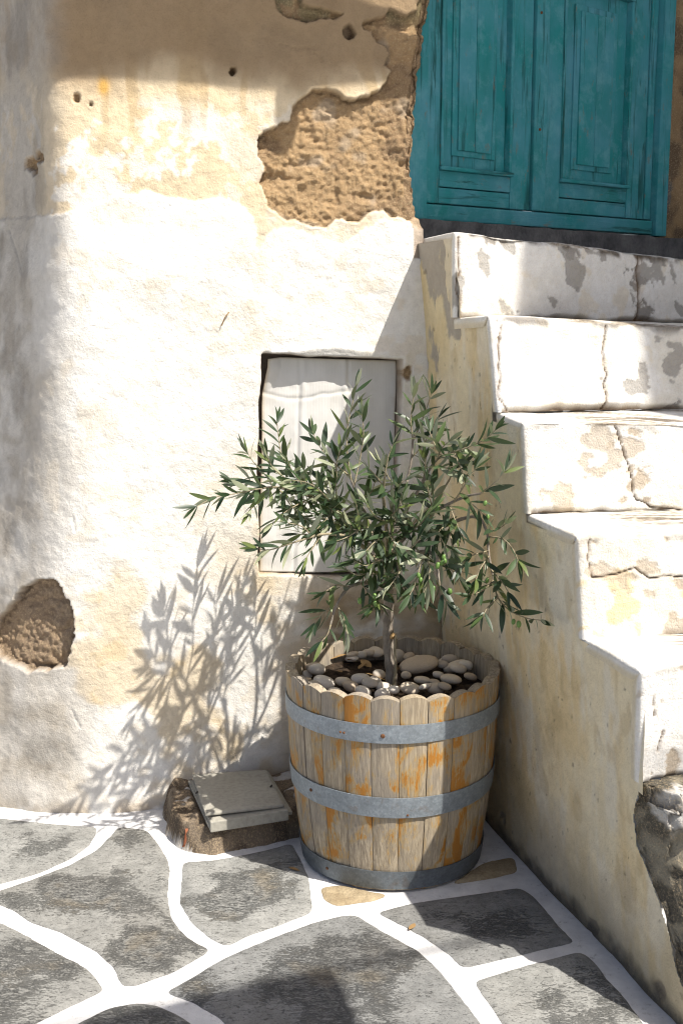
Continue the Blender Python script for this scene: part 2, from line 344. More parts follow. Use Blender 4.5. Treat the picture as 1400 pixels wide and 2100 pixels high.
# ------------------------------------------------------------------ house wall with the boarded window
WQ = np.array([.336, 3.5, 0.0]); WDIR = np.array([.9806, .1961, 0]); WN = np.array([.1961, -.9806, 0])
def wall_uz(x, y):
    p = on_plane(x, y, WQ, WN); return (p-WQ)@WDIR, p[2]
ends = [wall_uz(*q) for q in [(877, -20), (875, 0), (868, 45), (860, 95), (851, 170), (846, 215), (843, 240), (836, 300), (832, 350), (833, 400), (836, 440), (845, 470)]]
ends.sort(key=lambda e: e[1]); EZ = np.array([e[1] for e in ends]); EU = np.array([e[0] for e in ends])
cor = [wall_uz(*q) for q in [(98, 60), (106, 165), (118, 300), (124, 440), (128, 600), (130, 900), (132, 1180), (140, 1450), (150, 1660)]]
cor.sort(key=lambda e: e[1]); KZ = np.array([e[1] for e in cor]); KU = np.array([e[0] for e in cor])
ADOBE_MAIN = [(905, -30), (862, -30), (857, 0), (853, 22), (835, 31), (800, 20), (788, 36), (765, 41), (742, 47), (746, 60), (762, 65), (771, 86), (797, 95), (799, 110), (783, 135), (801, 146),
              (795, 166), (784, 180), (760, 193), (728, 208), (706, 198), (690, 188), (672, 184), (640, 185), (625, 195), (612, 208), (600, 216), (597, 244), (580, 249), (560, 262), (541, 275), (531, 286),
              (532, 320), (541, 341), (532, 371), (541, 401), (552, 424), (572, 443), (600, 451), (640, 462), (670, 466), (690, 450), (735, 455), (756, 437), (780, 433), (802, 447), (840, 449), (905, 452)]
ADOBE_TOP = [(566, -30), (567, 2), (571, 14), (580, 31), (600, 38), (626, 45), (650, 42), (656, 35), (690, 38), (700, 30), (662, 18), (620, 8), (610, -30)]
ADOBE_LOW = [(-18, 1310), (-8, 1278), (20, 1245), (40, 1215), (60, 1194), (90, 1185), (115, 1188), (130, 1205), (145, 1235), (152, 1265), (156, 1300), (150, 1325), (141, 1350), (135, 1368), (115, 1368), (100, 1380), (70, 1375), (40, 1365), (10, 1347), (-8, 1338)]
WINDOW = [(541, 729), (822, 738), (818, 860), (806, 1176), (700, 1179), (534, 1178), (533, 980), (536, 820)]

def wall_surface(us, zs):
    U, Z = np.meshgrid(us, zs)
    uc = np.interp(Z, KZ, KU); ue = np.where(Z > 1.60, np.interp(Z, EZ, EU), 9.0)
    wd = np.interp(Z, [0, .5, 1.4, 1.9, 2.1], [.22, .20, .13, .06, .05])
    turn = R(1)*np.interp(Z, [0, .4, 1.0, 1.7, 2.2, 3], [27, 38, 56, 68, 70, 70])
    th = -turn*sstep(-1, 1, (uc-U)/wd)                                  # heading of the wall line left of its rounded corner
    th0 = math.atan2(WDIR[1], WDIR[0]); du = np.diff(us, prepend=us[0])
    cx = np.cumsum(np.cos(th0+th)*du, 1); cy = np.cumsum(np.sin(th0+th)*du, 1)
    k0 = np.argmin(abs(us-0.0)); X = cx-cx[:, k0:k0+1]+WQ[0]; Y = cy-cy[:, k0:k0+1]+WQ[1]
    # right end turns back into the door reveal
    over = np.maximum(U-ue, 0); e = np.clip(over, 0, .035); k = over-e
    X = np.where(over > 0, WQ[0]+ue*WDIR[0]+e*.75*WDIR[0]-k*.10, X); Y = np.where(over > 0, WQ[1]+ue*WDIR[1]+e*.55+k*.99, Y)
    return U, Z, np.stack([X, Y, Z], -1)
us = np.concatenate([np.arange(-3.6, -1.75, .08), np.arange(-1.75, .34, .0042)])
zs = np.concatenate([np.arange(-.05, 2.40, .0042), np.arange(2.42, 4.3, .10)])
U, Z, P = wall_surface(us, zs)
x, y = PX(P)
wob = (fbm(U*34, Z*34, 3, 5, .62)-.5)*24
ad = np.minimum(np.minimum(poly_sdf(x, y, ADOBE_MAIN), poly_sdf(x, y, ADOBE_TOP)), poly_sdf(x, y, ADOBE_LOW)+2)+wob*.7
for hx, hy, hr in [(60, 335, 12), (80, 322, 9), (70, 350, 9), (158, 200, 9), (186, 214, 5), (478, 147, 7), (716, 66, 11), (834, 768, 10)]:
    ad = np.minimum(ad, np.hypot(x-hx, (y-hy)*.75)-hr+wob*.55)
isad = 1-sstep(-2.2, 2.2, ad)
win = poly_sdf(x, y, WINDOW)+(fbm(U*16, Z*16, 9, 3)-.5)*7
inwin = 1-sstep(-1.0, 3.5, win)
low = np.hypot(x-75, y-1285) < 130
depth = np.where(low, .026, np.interp(y, [0, 200, 330, 460], [.022, .024, .018, .007]))
small = np.hypot(x-75, y-335) < 40
depth = np.where(small | (np.abs(x-170) < 30) & (y < 230), .012, depth)
# relief
lf = (fbm(U*2.2, Z*2.2, 21, 3)-.5)*.030+(fbm(U*7, Z*7, 22, 3)-.5)*.010
fine = (fbm(U*34, Z*34, 23, 3)-.5)*.0032
gra = (fbm(U*16, Z*22, 31, 3)-.5)*.012+(fbm(U*85, Z*85, 33, 3)-.5)*.015+np.minimum(fbm(U*9, Z*26, 35, 3)-.42, 0)*.05
edge_lip = np.exp(-((ad-3)/4.0)**2)*.0012
d = lf+np.where(isad > .5, 0, fine+edge_lip)+isad*(-depth+gra*isad)
# second, thicker lime coat whose ragged top edge crosses the wall
COAT = [(-60, 455), (130, 440), (240, 400), (300, 393), (345, 405), (400, 415), (450, 402), (500, 425), (520, 445), (525, 520), (560, 470), (600, 470), (700, 505), (750, 470), (790, 448), (870, 470), (930, 2000), (-80, 2000)]
coat = sstep(-3, 3, -(poly_sdf(x, y, COAT)+wob*.6))
d = d+coat*.0035*(1-isad)
# lip above the window and small crack
d = d+np.exp(-((line_d(x, y, [(600, 722), (690, 712), (760, 722), (830, 728)]))/9.0)**2)*.006
for pts in [[(640, 108), (655, 112), (662, 125)], [(575, 90), (610, 100), (655, 98)], [(150, 1060), (155, 1090)], [(150, 1455), (165, 1490)], [(20, 470), (35, 520), (50, 560)]]:
    d = d-np.exp(-(line_d(x, y, pts)/2.0)**2)*.004
d = d+sstep(.16, 0, Z)*.018*(1+(fbm(U*9, Z*3, 51, 2)-.5))
rev = U > np.where(Z > 1.60, np.interp(Z, EZ, EU), 9.0)
# normals of the undisplaced wall
gx = np.gradient(P, axis=1); nrm = np.stack([gx[..., 1], -gx[..., 0], 0*gx[..., 0]], -1); nrm /= np.linalg.norm(nrm, axis=-1, keepdims=True)+1e-9
d = d*np.where((U < -1.75) | (Z > 2.4), 0.0, 1)
dw = d*(1-inwin)-inwin*.075
P2 = P+nrm*dw[..., None]
# colour: coats, stains, dirt, painted shade at the top and far left
n_b = fbm(U*5, Z*5, 61, 5); n_m = fbm(U*17, Z*17, 62, 4); n_v = fbm(U*22+(fbm(U*4, Z*6, 66, 3)-.5)*1.6, Z*2.4, 63, 5); n_f = fbm(U*60, Z*60, 64, 3)
c = mix(np.broadcast_to(WHITE, P.shape), np.array([.74, .70, .62]), sstep(.45, .75, n_b)*.6)
upper = (1-coat)*sstep(620, 400, y)
flake = sstep(.47, .55, n_b*.55+n_m*.45+(n_f-.5)*.25)
cu = mix(np.broadcast_to(CREAM, P.shape), WHITE, flake*.85*sstep(180, 240, y)*(1-.55*sstep(420, 500, x)))
cu = mix(cu, OCHRE, sstep(.55, .75, n_v)*.75*sstep(420, 130, y))
cu = mix(cu, np.array([.29, .205, .12]), sstep(215, 110, y+(n_b-.5)*110)*.92)  # brown painted in to deepen the balcony's shade on the upper wall
cu = mix(cu, np.array([.27, .20, .125]), sstep(.52, .70, fbm(U*9, Z*7, 74, 4))*sstep(200, 90, y)*.55)  # uneven darker brown within the same painted shade band
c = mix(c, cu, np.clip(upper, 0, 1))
c = mix(c, CREAM, sstep(40, 0, line_d(x, y, [(530, 380), (528, 470), (522, 560)]))*.5*sstep(.35, .6, n_v))
c = mix(c, CREAM*.95, (sstep(.5, .62, n_b)*sstep(1000, 1300, y)*.75+sstep(.60, .72, n_m)*.3)*coat)
stain = sstep(520, 640, x)*sstep(1120, 1260, y)*sstep(.30, .55, fbm(U*6, Z*10, 71, 4))
c = mix(c, OCHRE*.85, stain*.75); c = mix(c, DIRT, sstep(.5, .68, fbm(U*8, Z*14, 72, 4))*sstep(600, 690, x)*sstep(1150, 1260, y)*.7)
c = mix(c, DIRT, sstep(.055, 0, Z)*.6*sstep(.35, .6, n_m)); c = mix(c, DIRT*.9, sstep(.24, .06, Z+n_b*.12)*sstep(430, 560, x)*.85)
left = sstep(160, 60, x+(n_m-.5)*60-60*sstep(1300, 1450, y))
c = mix(c, GREYP, left*(sstep(.34, .6, n_b*.5+n_m*.5)*.35+.55)); c = mix(c, GREYP*.5, sstep(.50, .74, fbm(U*9, Z*5, 73, 5))*left*.5)  # grime blotches over an even grey that paints in the turned-away side's shade
c = mix(c, DIRT*1.1, sstep(.55, .7, n_v)*sstep(330, 30, y)*sstep(20, 90, x)*.35)
rustpatch = np.exp(-((x-213)/11.0)**2-((y-178)/16.0)**2); c = mix(c, np.array([.62, .36, .08]), np.clip(rustpatch*1.4, 0, 1)*.8)
ca = mix(np.broadcast_to(ADOBE, P.shape), ADOBE_D, sstep(.45, .68, fbm(U*11, Z*11, 81, 4))*.6+np.clip(-(gra)*22, 0, .4))
ca = mix(ca, np.array([.52, .43, .33]), sstep(.58, .72, fbm(U*13, Z*13, 82, 3))*.6)
ca = mix(ca, np.array([.33, .25, .18]), np.where(low, .7, 0.0)); ca = mix(ca, np.array([.25, .27, .15]), sstep(60, 20, y)*sstep(.5, .6, n_m)*.5)
c = mix(c, ca, isad); c = mix(c, np.array([.16, .12, .085]), np.exp(-((ad+3)/3.0)**2)*.45)
c = mix(c, np.array([.26, .165, .09]), np.exp(-((win-1)/2.2)**2)*.7); c = mix(c, np.array([.14, .10, .07]), inwin*.9)
c = mix(c, ADOBE_D, rev*.7)
alpha = np.clip(isad, 0, 1)
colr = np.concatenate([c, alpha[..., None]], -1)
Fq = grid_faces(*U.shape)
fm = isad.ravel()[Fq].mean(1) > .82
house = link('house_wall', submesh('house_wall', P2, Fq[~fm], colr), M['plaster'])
tag(house, 'old whitewashed house wall with peeling cream plaster and a boarded window opening', 'wall')
fcx = x.ravel()[Fq].mean(1); fcy = y.ravel()[Fq].mean(1)
sel_low = fm & (fcy > 1150) & (fcx < 200); sel_top = fm & (fcy < 48) & (fcx < 712) & (fcx > 540) & ~sel_low
sel_main = fm & (fcx > 500) & (fcy < 480) & ~sel_top; sel_hole = fm & ~sel_low & ~sel_top & ~sel_main
for sel, lab in [(sel_main, 'large patch of bare tan earth beside the teal door'), (sel_low, 'oval patch of bare brown mortar low on the left'), (sel_top, 'narrow bare earth strip at the top'), (sel_hole, 'small chipped holes in the plaster')]:
    if sel.any(): tag(link('exposed_earth', submesh('exposed_earth', P2, Fq[sel], colr), M['plaster'], house), lab)

# cardboard sheet wedged into the window
WIN_N = 120
cu_, cv_ = np.meshgrid(np.linspace(0, 1, WIN_N), np.linspace(0, 1, 170))
TL, TR, BR, BL = [np.array(wall_uz(*q)) for q in [(544, 733), (821, 741), (808, 1175), (535, 1177)]]
uu = (TL[0]*(1-cu_)+TR[0]*cu_)*(1-cv_)+(BL[0]*(1-cu_)+BR[0]*cu_)*cv_
zz = (TL[1]*(1-cu_)+TR[1]*cu_)*(1-cv_)+(BL[1]*(1-cu_)+BR[1]*cu_)*cv_
f1 = .27-.02*cv_; f2 = .63+.03*cv_
dep = -.052+.014*np.sin(cu_*math.pi)+.010*sstep(0, .5, cv_)+.010*sstep(.6, 1, cv_)
dep = dep-.003*np.exp(-((cu_-f1)/.012)**2)+.002*np.exp(-((cu_-f1-.03)/.02)**2)-.003*np.exp(-((cu_-f2)/.012)**2)+.003*np.exp(-((cu_-f2+.03)/.02)**2)
dep = dep-.0022*np.exp(-((cv_-.165-.02*np.sin(cu_*7)-.012*(vn(cu_*14, cu_*0, 5)-.5))/.008)**2)*(cu_ < .66)
dep = dep+(fbm(cu_*5, cv_*7, 91, 3)-.5)*.008
curl = np.clip(1-np.hypot(cu_/.13, cv_/.16), 0, 1); dep = dep+curl*.022
uu = uu+curl*.014*(1-cu_)+(vn(cv_*22, cv_*0, 8)-.5)*.002; zz = zz-curl*.006
Pc = WQ+uu[..., None]*WDIR+WN*dep[..., None]; Pc[..., 2] = zz
cc = np.broadcast_to(np.array([.66, .655, .635]), Pc.shape)
cc = mix(cc, np.array([.50, .42, .30]), np.clip(np.exp(-(cu_/.018)**2)+np.exp(-((1-cu_)/.012)**2)*.6+np.exp(-(cv_/.008)**2)*.7, 0, 1)*.8)
cc = mix(cc, np.array([.45, .42, .36]), np.exp(-((cv_-.17)/.05)**2)*.25*sstep(.45, .6, fbm(cu_*9, cv_*20, 92, 3)))
me = mesh_np('cardboard_sheet', Pc, grid_faces(*cu_.shape, flip=True), cc)
card = link('cardboard_sheet', me, M['card']); sm = card.modifiers.new('t', 'SOLIDIFY'); sm.thickness = .004; sm.offset = -1
tag(card, 'creased white cardboard sheet wedged into the window opening behind the olive tree', 'cardboard')

# ------------------------------------------------------------------ ground: painted joints, slate slabs
gm = bm_mesh('ground', lambda bm: bm.faces.new([bm.verts.new(p) for p in [(-40, -40, 0), (40, -40, 0), (40, 40, 0), (-40, 40, 0)]]))
ground = tag(link('ground', gm, M['joint']), kind='structure', label='paved courtyard floor with white painted joints')
CELLS = [
 [(-90, 1672), (0, 1680), (105, 1692), (196, 1698), (192, 1715), (180, 1735), (145, 1760), (110, 1777), (75, 1792), (0, 1812), (-90, 1832)],
 [(246, 1697), (298, 1704), (318, 1728), (338, 1760), (345, 1785), (340, 1835), (345, 1880), (370, 1915), (400, 1937), (428, 1950), (350, 1995), (280, 2019), (256, 2024), (236, 1982), (200, 1950), (125, 1910), (65, 1890), (32, 1866), (-5, 1852), (-90, 1852), (0, 1829), (65, 1807), (145, 1776), (200, 1746), (224, 1722)],
 [(-100, 1868), (0, 1895), (60, 1926), (100, 1950), (150, 1975), (180, 1992), (210, 2031), (150, 2060), (80, 2094), (30, 2120), (-100, 2190)],
 [(379, 1770), (435, 1767), (495, 1757), (550, 1745), (596, 1732), (615, 1770), (629, 1800), (637, 1862), (634, 1872), (570, 1897), (500, 1921), (466, 1940), (436, 1925), (395, 1890), (373, 1852), (377, 1805)],
 [(345, 2036), (400, 2005), (465, 1966), (550, 1930), (640, 1896), (700, 1881), (726, 1879), (775, 1909), (850, 1950), (890, 1986), (920, 2021), (950, 2060), (980, 2100), (1010, 2150), (1040, 2230), (560, 2230), (500, 2130), (450, 2085), (400, 2055)],
 [(110, 2135), (150, 2108), (200, 2084), (225, 2070), (280, 2060), (320, 2065), (380, 2095), (440, 2150), (480, 2230), (100, 2230)],
 [(778, 1873), (845, 1855), (950, 1840), (1066, 1823), (1090, 1840), (1110, 1862), (1140, 1900), (1173, 1932), (1125, 1943), (1050, 1961), (950, 1984), (920, 1955), (875, 1924), (825, 1896)],
 [(975, 2015), (1075, 1985), (1190, 1954), (1220, 1980), (1240, 2010), (1270, 2041), (1307, 2091), (1340, 2140), (1400, 2230), (1120, 2230), (1060, 2140), (1025, 2086), (1000, 2050)]]
TANS = [[(660, 1822), (700, 1817), (760, 1832), (792, 1836), (770, 1846), (720, 1853), (690, 1858), (668, 1845)], [(930, 1813), (965, 1790), (995, 1771), (1050, 1760), (1058, 1788), (1010, 1800)]]
def slab(name, poly, zt, mat, seed, step=.011, relief=.0055, jit=.0018):
    poly = np.array(poly)[:, :2]; pts = []; area = .5*np.sum(poly[:, 0]*np.roll(poly[:, 1], -1)-np.roll(poly[:, 0], -1)*poly[:, 1]); grow = .0045*(1 if area > 0 else -1)
    for a, b in zip(poly, np.roll(poly, -1, 0)):
        k = max(1, int(np.linalg.norm(b-a)/.010)); pts += [a+(b-a)*i/k for i in range(k)]
    pts = np.array(pts)
    pts = (np.roll(pts, 1, 0)+pts*2+np.roll(pts, -1, 0))/4; pts = (np.roll(pts, 1, 0)+pts*2+np.roll(pts, -1, 0))/4
    tg = np.roll(pts, -1, 0)-np.roll(pts, 1, 0); tg /= np.linalg.norm(tg, axis=1, keepdims=True)+1e-9; pts = pts+np.stack([tg[:, 1], -tg[:, 0]], -1)*grow
    pts[:, 0] += (fbm(pts[:, 0]*45, pts[:, 1]*45, seed, 3)-.5)*jit*2; pts[:, 1] += (fbm(pts[:, 0]*45+50, pts[:, 1]*45, seed+3, 3)-.5)*jit*2
    lo, hi = pts.min(0), pts.max(0); gx_, gy_ = np.meshgrid(np.arange(lo[0], hi[0], step), np.arange(lo[1], hi[1], step))
    rs = np.random.RandomState(seed); gx_ = gx_+rs.uniform(-.35, .35, gx_.shape)*step; gy_ = gy_+rs.uniform(-.35, .35, gy_.shape)*step
    s = poly_sdf(gx_, gy_, pts); q = np.stack([gx_[s < -step*.6], gy_[s < -step*.6]], -1)
    n = len(pts); allp = [Vector(p) for p in np.vstack([pts, q])]
    r = delaunay_2d_cdt(allp, [(i, (i+1) % n) for i in range(n)], [], 1, 1e-6)
    V = np.array([(v.x, v.y) for v in r[0]]); T = np.array([f for f in r[2] if len(f) == 3])
    e = V[T]; ar = (e[:, 1, 0]-e[:, 0, 0])*(e[:, 2, 1]-e[:, 0, 1])-(e[:, 1, 1]-e[:, 0, 1])*(e[:, 2, 0]-e[:, 0, 0])
    T[ar < 0] = T[ar < 0][:, ::-1]
    sd_ = -poly_sdf(V[:, 0], V[:, 1], pts); an = seed*.9; ca_, sa_ = math.cos(an), math.sin(an)
    xr, yr = V[:, 0]*ca_+V[:, 1]*sa_, -V[:, 0]*sa_+V[:, 1]*ca_
    m = sstep(.44, .80, fbm(xr*5, yr*8, seed+40, 5)+np.clip((sd_-.055)*2.4, -.25, .16))
    z = zt*sstep(0, .006, sd_)+m*sstep(0, .03, sd_)*((fbm(xr*18, yr*60, seed+9, 4)-.5)*relief*1.6)+(fbm(V[:, 0]*6, V[:, 1]*6, seed+5, 2)-.5)*relief*.8*sstep(0, .03, sd_)
    z = np.where(sd_ < 1e-5, .0006, np.maximum(z, .0012))
    return mesh_np(name, np.column_stack([V, z]), T, np.column_stack([m, m, m]), True, True)
for i, px in enumerate(CELLS):
    link('paving_slab', slab('paving_slab', [on_z(*q) for q in px], .0045, M['slate'], 5+i), M['slate'], ground)
for i, px in enumerate(TANS):
    link('paving_slab', slab('paving_slab', [on_z(*q) for q in px], .006, None, 50+i, .012, .008), M['tanstone'], ground)
# slabs beyond the frame
def clip_poly(poly, p, n):
    out = []
    for a, b in zip(poly, poly[1:]+poly[:1]):
        da, db = (a-p)@n, (b-p)@n
        if da <= 0: out.append(a)
        if da*db < 0: out.append(a+(b-a)*(da/(da-db)))
    return out
hand = [np.mean([on_z(*q)[:2] for q in c_], 0) for c_ in CELLS]; handp = [np.array([on_z(*q)[:2] for q in c_]) for c_ in CELLS]
rs = np.random.RandomState(4); seeds = []
for gx_ in np.arange(-3.2, 3.0, .52):
    for gy_ in np.arange(-1.6, 3.4, .5): seeds.append(np.array([gx_, gy_])+rs.uniform(-.2, .2, 2))
allh = np.vstack(handp)
view = np.array([on_z(*q)[:2] for q in [(-90, 1600), (1480, 1600), (1480, 2230), (-100, 2230)]])
for i, s in enumerate(seeds):
    c_ = [s+np.array(v) for v in [(-.6, -.6), (.6, -.6), (.6, .6), (-.6, .6)]]
    for j, t in enumerate(seeds):
        if i != j and np.hypot(*(t-s)) < 1.4: c_ = clip_poly(c_, (s+t)/2-(t-s)/np.linalg.norm(t-s)*.028, (t-s)/np.linalg.norm(t-s))
    if len(c_) < 3: continue
    c_ = np.array(c_)
    inner = poly_sdf(c_[:, 0], c_[:, 1], view).min() < .02 or poly_sdf(np.array([s[0]]), np.array([s[1]]), view)[0] < .1
    for h_ in handp:
        if poly_sdf(h_[:, 0], h_[:, 1], c_).min() < .03: inner = True
    wy = 3.5+(c_[:, 0]-.336)*.2
    if inner or (c_[:, 1] > wy-.12).any() or ((c_[:, 0] > .40+(3.2-c_[:, 1])*.28) & (c_[:, 1] > 1.75)).any() or (c_[:, 0] > 2.35).any(): continue
    link('paving_slab', slab('paving_slab', c_, .0045, None, 100+i, .05, .004), M['slate'], ground)

# ------------------------------------------------------------------ staircase
D1 = np.array([.28, -1, 0]); TOPC = np.array([.211, 3.5, 1.66]); FN = np.cross(D1, TOPC-WQ); FN /= np.linalg.norm(FN)
if FN[0] > 0: FN = -FN
D1u = D1/np.linalg.norm(D1); BAT = (TOPC-WQ)/1.66                    # per metre of height
def on_flank(x, y): return on_plane(x, y, WQ, FN)
def flank_pt(s, z): return WQ+np.asarray(s)[..., None]*D1u+np.asarray(z)[..., None]*BAT
def flank_s(p): return (p-WQ-p[2]*BAT)@D1u
def flank_relief(s, z): return (fbm(s*3, z*3, 201, 3)-.5)*.018+(fbm(s*14, z*14, 202, 3)-.5)*.004
NOSE = [on_flank(*q) for q in [(934, 474), (1004, 646), (1075, 866), (1186, 1100), (1318, 1376), (1306, 1612)]]
BASE = [on_flank(*q) for q in [(935, 651), (1023, 846), (1083, 1054), (1196, 1312), (1312, 1606)]]
ns_ = [flank_s(p) for p in NOSE]; nz_ = [p[2] for p in NOSE]; bs_ = [flank_s(p) for p in BASE]
CURVE = sorted([(on_flank(*q)[2], flank_s(on_flank(*q))) for q in [(1306, 1612), (1296, 1680), (1300, 1725), (1322, 1775), (1350, 1850), (1372, 1930), (1392, 2010), (1440, 2110)]])
CZ = np.array([c_[0] for c_ in CURVE]); CS = np.array([c_[1] for c_ in CURVE])
print('steps', [round(v, 3) for v in nz_], [round(v, 3) for v in ns_], [round(v, 3) for v in bs_], 'curve', [(round(a, 3), round(b, 3)) for a, b in CURVE])
stairs = empty('staircase', (0.9, 2.7, 0), 'whitewashed masonry staircase climbing to the teal door, cream side wall, peeling risers', 'staircase')
# flank wall
sg = np.arange(-.02, 1.75, .005); zg = np.arange(-.04, 1.68, .005)
Sg, Zg = np.meshgrid(sg, zg)
def prof(s):                                            # height of the stair outline above the flank at distance s from the house wall
    h = np.full(np.shape(s), nz_[0])
    for i in range(5): h = np.where(s > ns_[i]-.0, nz_[i+1], h)
    return h
PF = flank_pt(Sg, Zg); fx, fy = PX(PF)
keep = (Zg < prof(Sg+.012)-.012) & (Sg < np.where(Zg < nz_[5]-.01, np.interp(Zg, CZ, CS), 99)+.012+.012*(fbm(Zg*22, Zg*0, 231, 3)-.5))
dfl = flank_relief(Sg, Zg)
peel = fbm(Sg*11, Zg*5.5, 211, 5)
pm = sstep(.52, .555, peel-.09+.11*sstep(.42, .15, Sg)*sstep(1.05, 1.3, Zg)-.22*sstep(.28, .42, Sg)-.20*sstep(1.35, 1.1, Zg))*(Sg < .5)
pm = np.maximum(pm, sstep(.55, .58, fbm(Sg*10, Zg*3.2, 212, 4)+.12*np.exp(-((fx-898)/15.0)**2)*sstep(700, 760, fy)*sstep(1010, 900, fy)-.16)*(fx < 940))
for bx, by, br in [(1030, 1668, 5), (1032, 1685, 3), (1212, 1900, 14), (1350, 2030, 18)]:
    pm = np.maximum(pm, sstep(3, -3, np.hypot((fx-bx)*1.3, (fy-by)*.75)-br+(fbm(Sg*40, Zg*40, 213, 3)-.5)*20))
dfl = dfl-pm*.003+(fbm(Sg*50, Zg*50, 214, 2)-.5)*.0012
fc = mix(np.broadcast_to(np.array([.80, .715, .52]), PF.shape), np.array([.74, .585, .33]), sstep(.42, .68, fbm(Sg*7, Zg*3.5, 221, 5))*.8)
fc = mix(fc, np.array([.78, .745, .65]), sstep(.5, .66, fbm(Sg*16, Zg*5, 222, 5))*.6)
fc = mix(fc, np.array([.50, .385, .21]), sstep(.58, .72, fbm(Sg*20, Zg*10, 223, 5))*.4)
fc = mix(fc, np.array([.62, .51, .29]), sstep(.35, .15, Sg)*sstep(1.1, 1.35, Zg)*.6)
fc = mix(fc, np.array([.40, .365, .31]), pm)
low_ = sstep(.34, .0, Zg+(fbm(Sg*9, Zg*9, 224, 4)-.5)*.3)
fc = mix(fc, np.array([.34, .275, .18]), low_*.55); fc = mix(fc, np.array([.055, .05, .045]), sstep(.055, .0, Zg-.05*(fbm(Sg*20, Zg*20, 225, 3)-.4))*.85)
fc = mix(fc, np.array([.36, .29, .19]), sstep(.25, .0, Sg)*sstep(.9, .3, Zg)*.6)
fc = mix(fc, np.array([.16, .13, .09]), sstep(.82, .86, fbm(Sg*70, Zg*50, 226, 3))*.6)
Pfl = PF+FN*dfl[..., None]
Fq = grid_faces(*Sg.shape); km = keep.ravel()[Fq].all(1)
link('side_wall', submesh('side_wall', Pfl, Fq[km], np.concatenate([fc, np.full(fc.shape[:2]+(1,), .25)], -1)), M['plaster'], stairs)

ANG = [R(30), R(15), R(13), R(14), R(22)]
RTOP = [(1400, 531), (1400, 669), (1400, 869), (1400, 1092), (1400, 1360)]
RBOT = [(1400, 661), (1400, 839), (1400, 1051), (1400, 1300), (1400, 1596)]
CRACKS = {0: [[(941, 486), (939, 520), (942, 560), (938, 600), (944, 650)], [(1311, 520), (1307, 560), (1310, 600), (1308, 655)]],
          1: [[(1028, 668), (1020, 720), (1024, 770), (1022, 815), (1040, 843)], [(1240, 668), (1236, 720), (1240, 780), (1238, 838)]],
          2: [[(1262, 875), (1280, 930), (1296, 985), (1305, 1025), (1340, 1040), (1400, 1048)]],
          3: [[(1208, 1095), (1203, 1140), (1215, 1185), (1250, 1182), (1300, 1165), (1330, 1185), (1400, 1180)]],
          4: [[(1340, 1430), (1345, 1470)], [(1360, 1500), (1352, 1540)]]}
BLOBS = {0: [(1170, 518, 18), (1110, 512, 5), (1310, 575, 22), (1290, 550, 12), (1155, 636, 8), (1168, 625, 6), (1320, 640, 26), (1345, 530, 18), (1010, 486, 22), (1240, 512, 14)],
         1: [(1020, 690, 12), (1020, 660, 8), (1380, 838, 20), (1120, 662, 5)],
         2: [(1250, 915, 14), (1290, 965, 12), (1310, 985, 22), (1330, 960, 14), (1275, 900, 12), (1290, 1000, 16), (1325, 1030, 10), (1278, 1030, 12), (1345, 890, 6), (1300, 890, 14), (1160, 1040, 20), (1120, 1045, 12), (1190, 1050, 14)],
         3: [(1215, 1110, 10), (1260, 1195, 12), (1300, 1185, 14), (1330, 1175, 14), (1390, 1200, 16), (1370, 1105, 10), (1285, 1215, 10)],
         4: [(1390, 1560, 22), (1380, 1590, 20), (1345, 1590, 8)]}
def smooth_rows(A, it, ax):
    for _ in range(it):
        B = A.copy(); sl = [slice(None)]*3
        a0, a1, a2 = list(sl), list(sl), list(sl); a0[ax] = slice(0, -2); a1[ax] = slice(1, -1); a2[ax] = slice(2, None)
        B[tuple(a1)] = A[tuple(a0)]*.25+A[tuple(a1)]*.5+A[tuple(a2)]*.25; A = B
    return A
SMAX = 1.45; WR = .030; DS = .004
scol = np.arange(-WR, SMAX, DS)
lines = []                                              # left point, direction, tilt for the nose lines
for i in range(5):
    dr = np.array([math.cos(ANG[i]), math.sin(ANG[i]), 0]); n = np.array([math.sin(ANG[i]), -math.cos(ANG[i]), 0])
    rt = on_plane(*RTOP[i], NOSE[i], n); rb = on_plane(*RBOT[i], BASE[i], n)
    st = max((rt-NOSE[i])@dr, .05); sb = max((rb-BASE[i])@dr, .05)
    lines.append((dr, n, (rt[2]-NOSE[i][2])/st, (rb[2]-BASE[i][2])/sb))
def edge_pts(p0, dr, slope, s): return p0+s[:, None]*dr+np.array([0, 0, 1])*np.minimum(s, .9)[:, None]*slope
spos = np.maximum(scol, 0); sneg = np.maximum(-scol, 0)
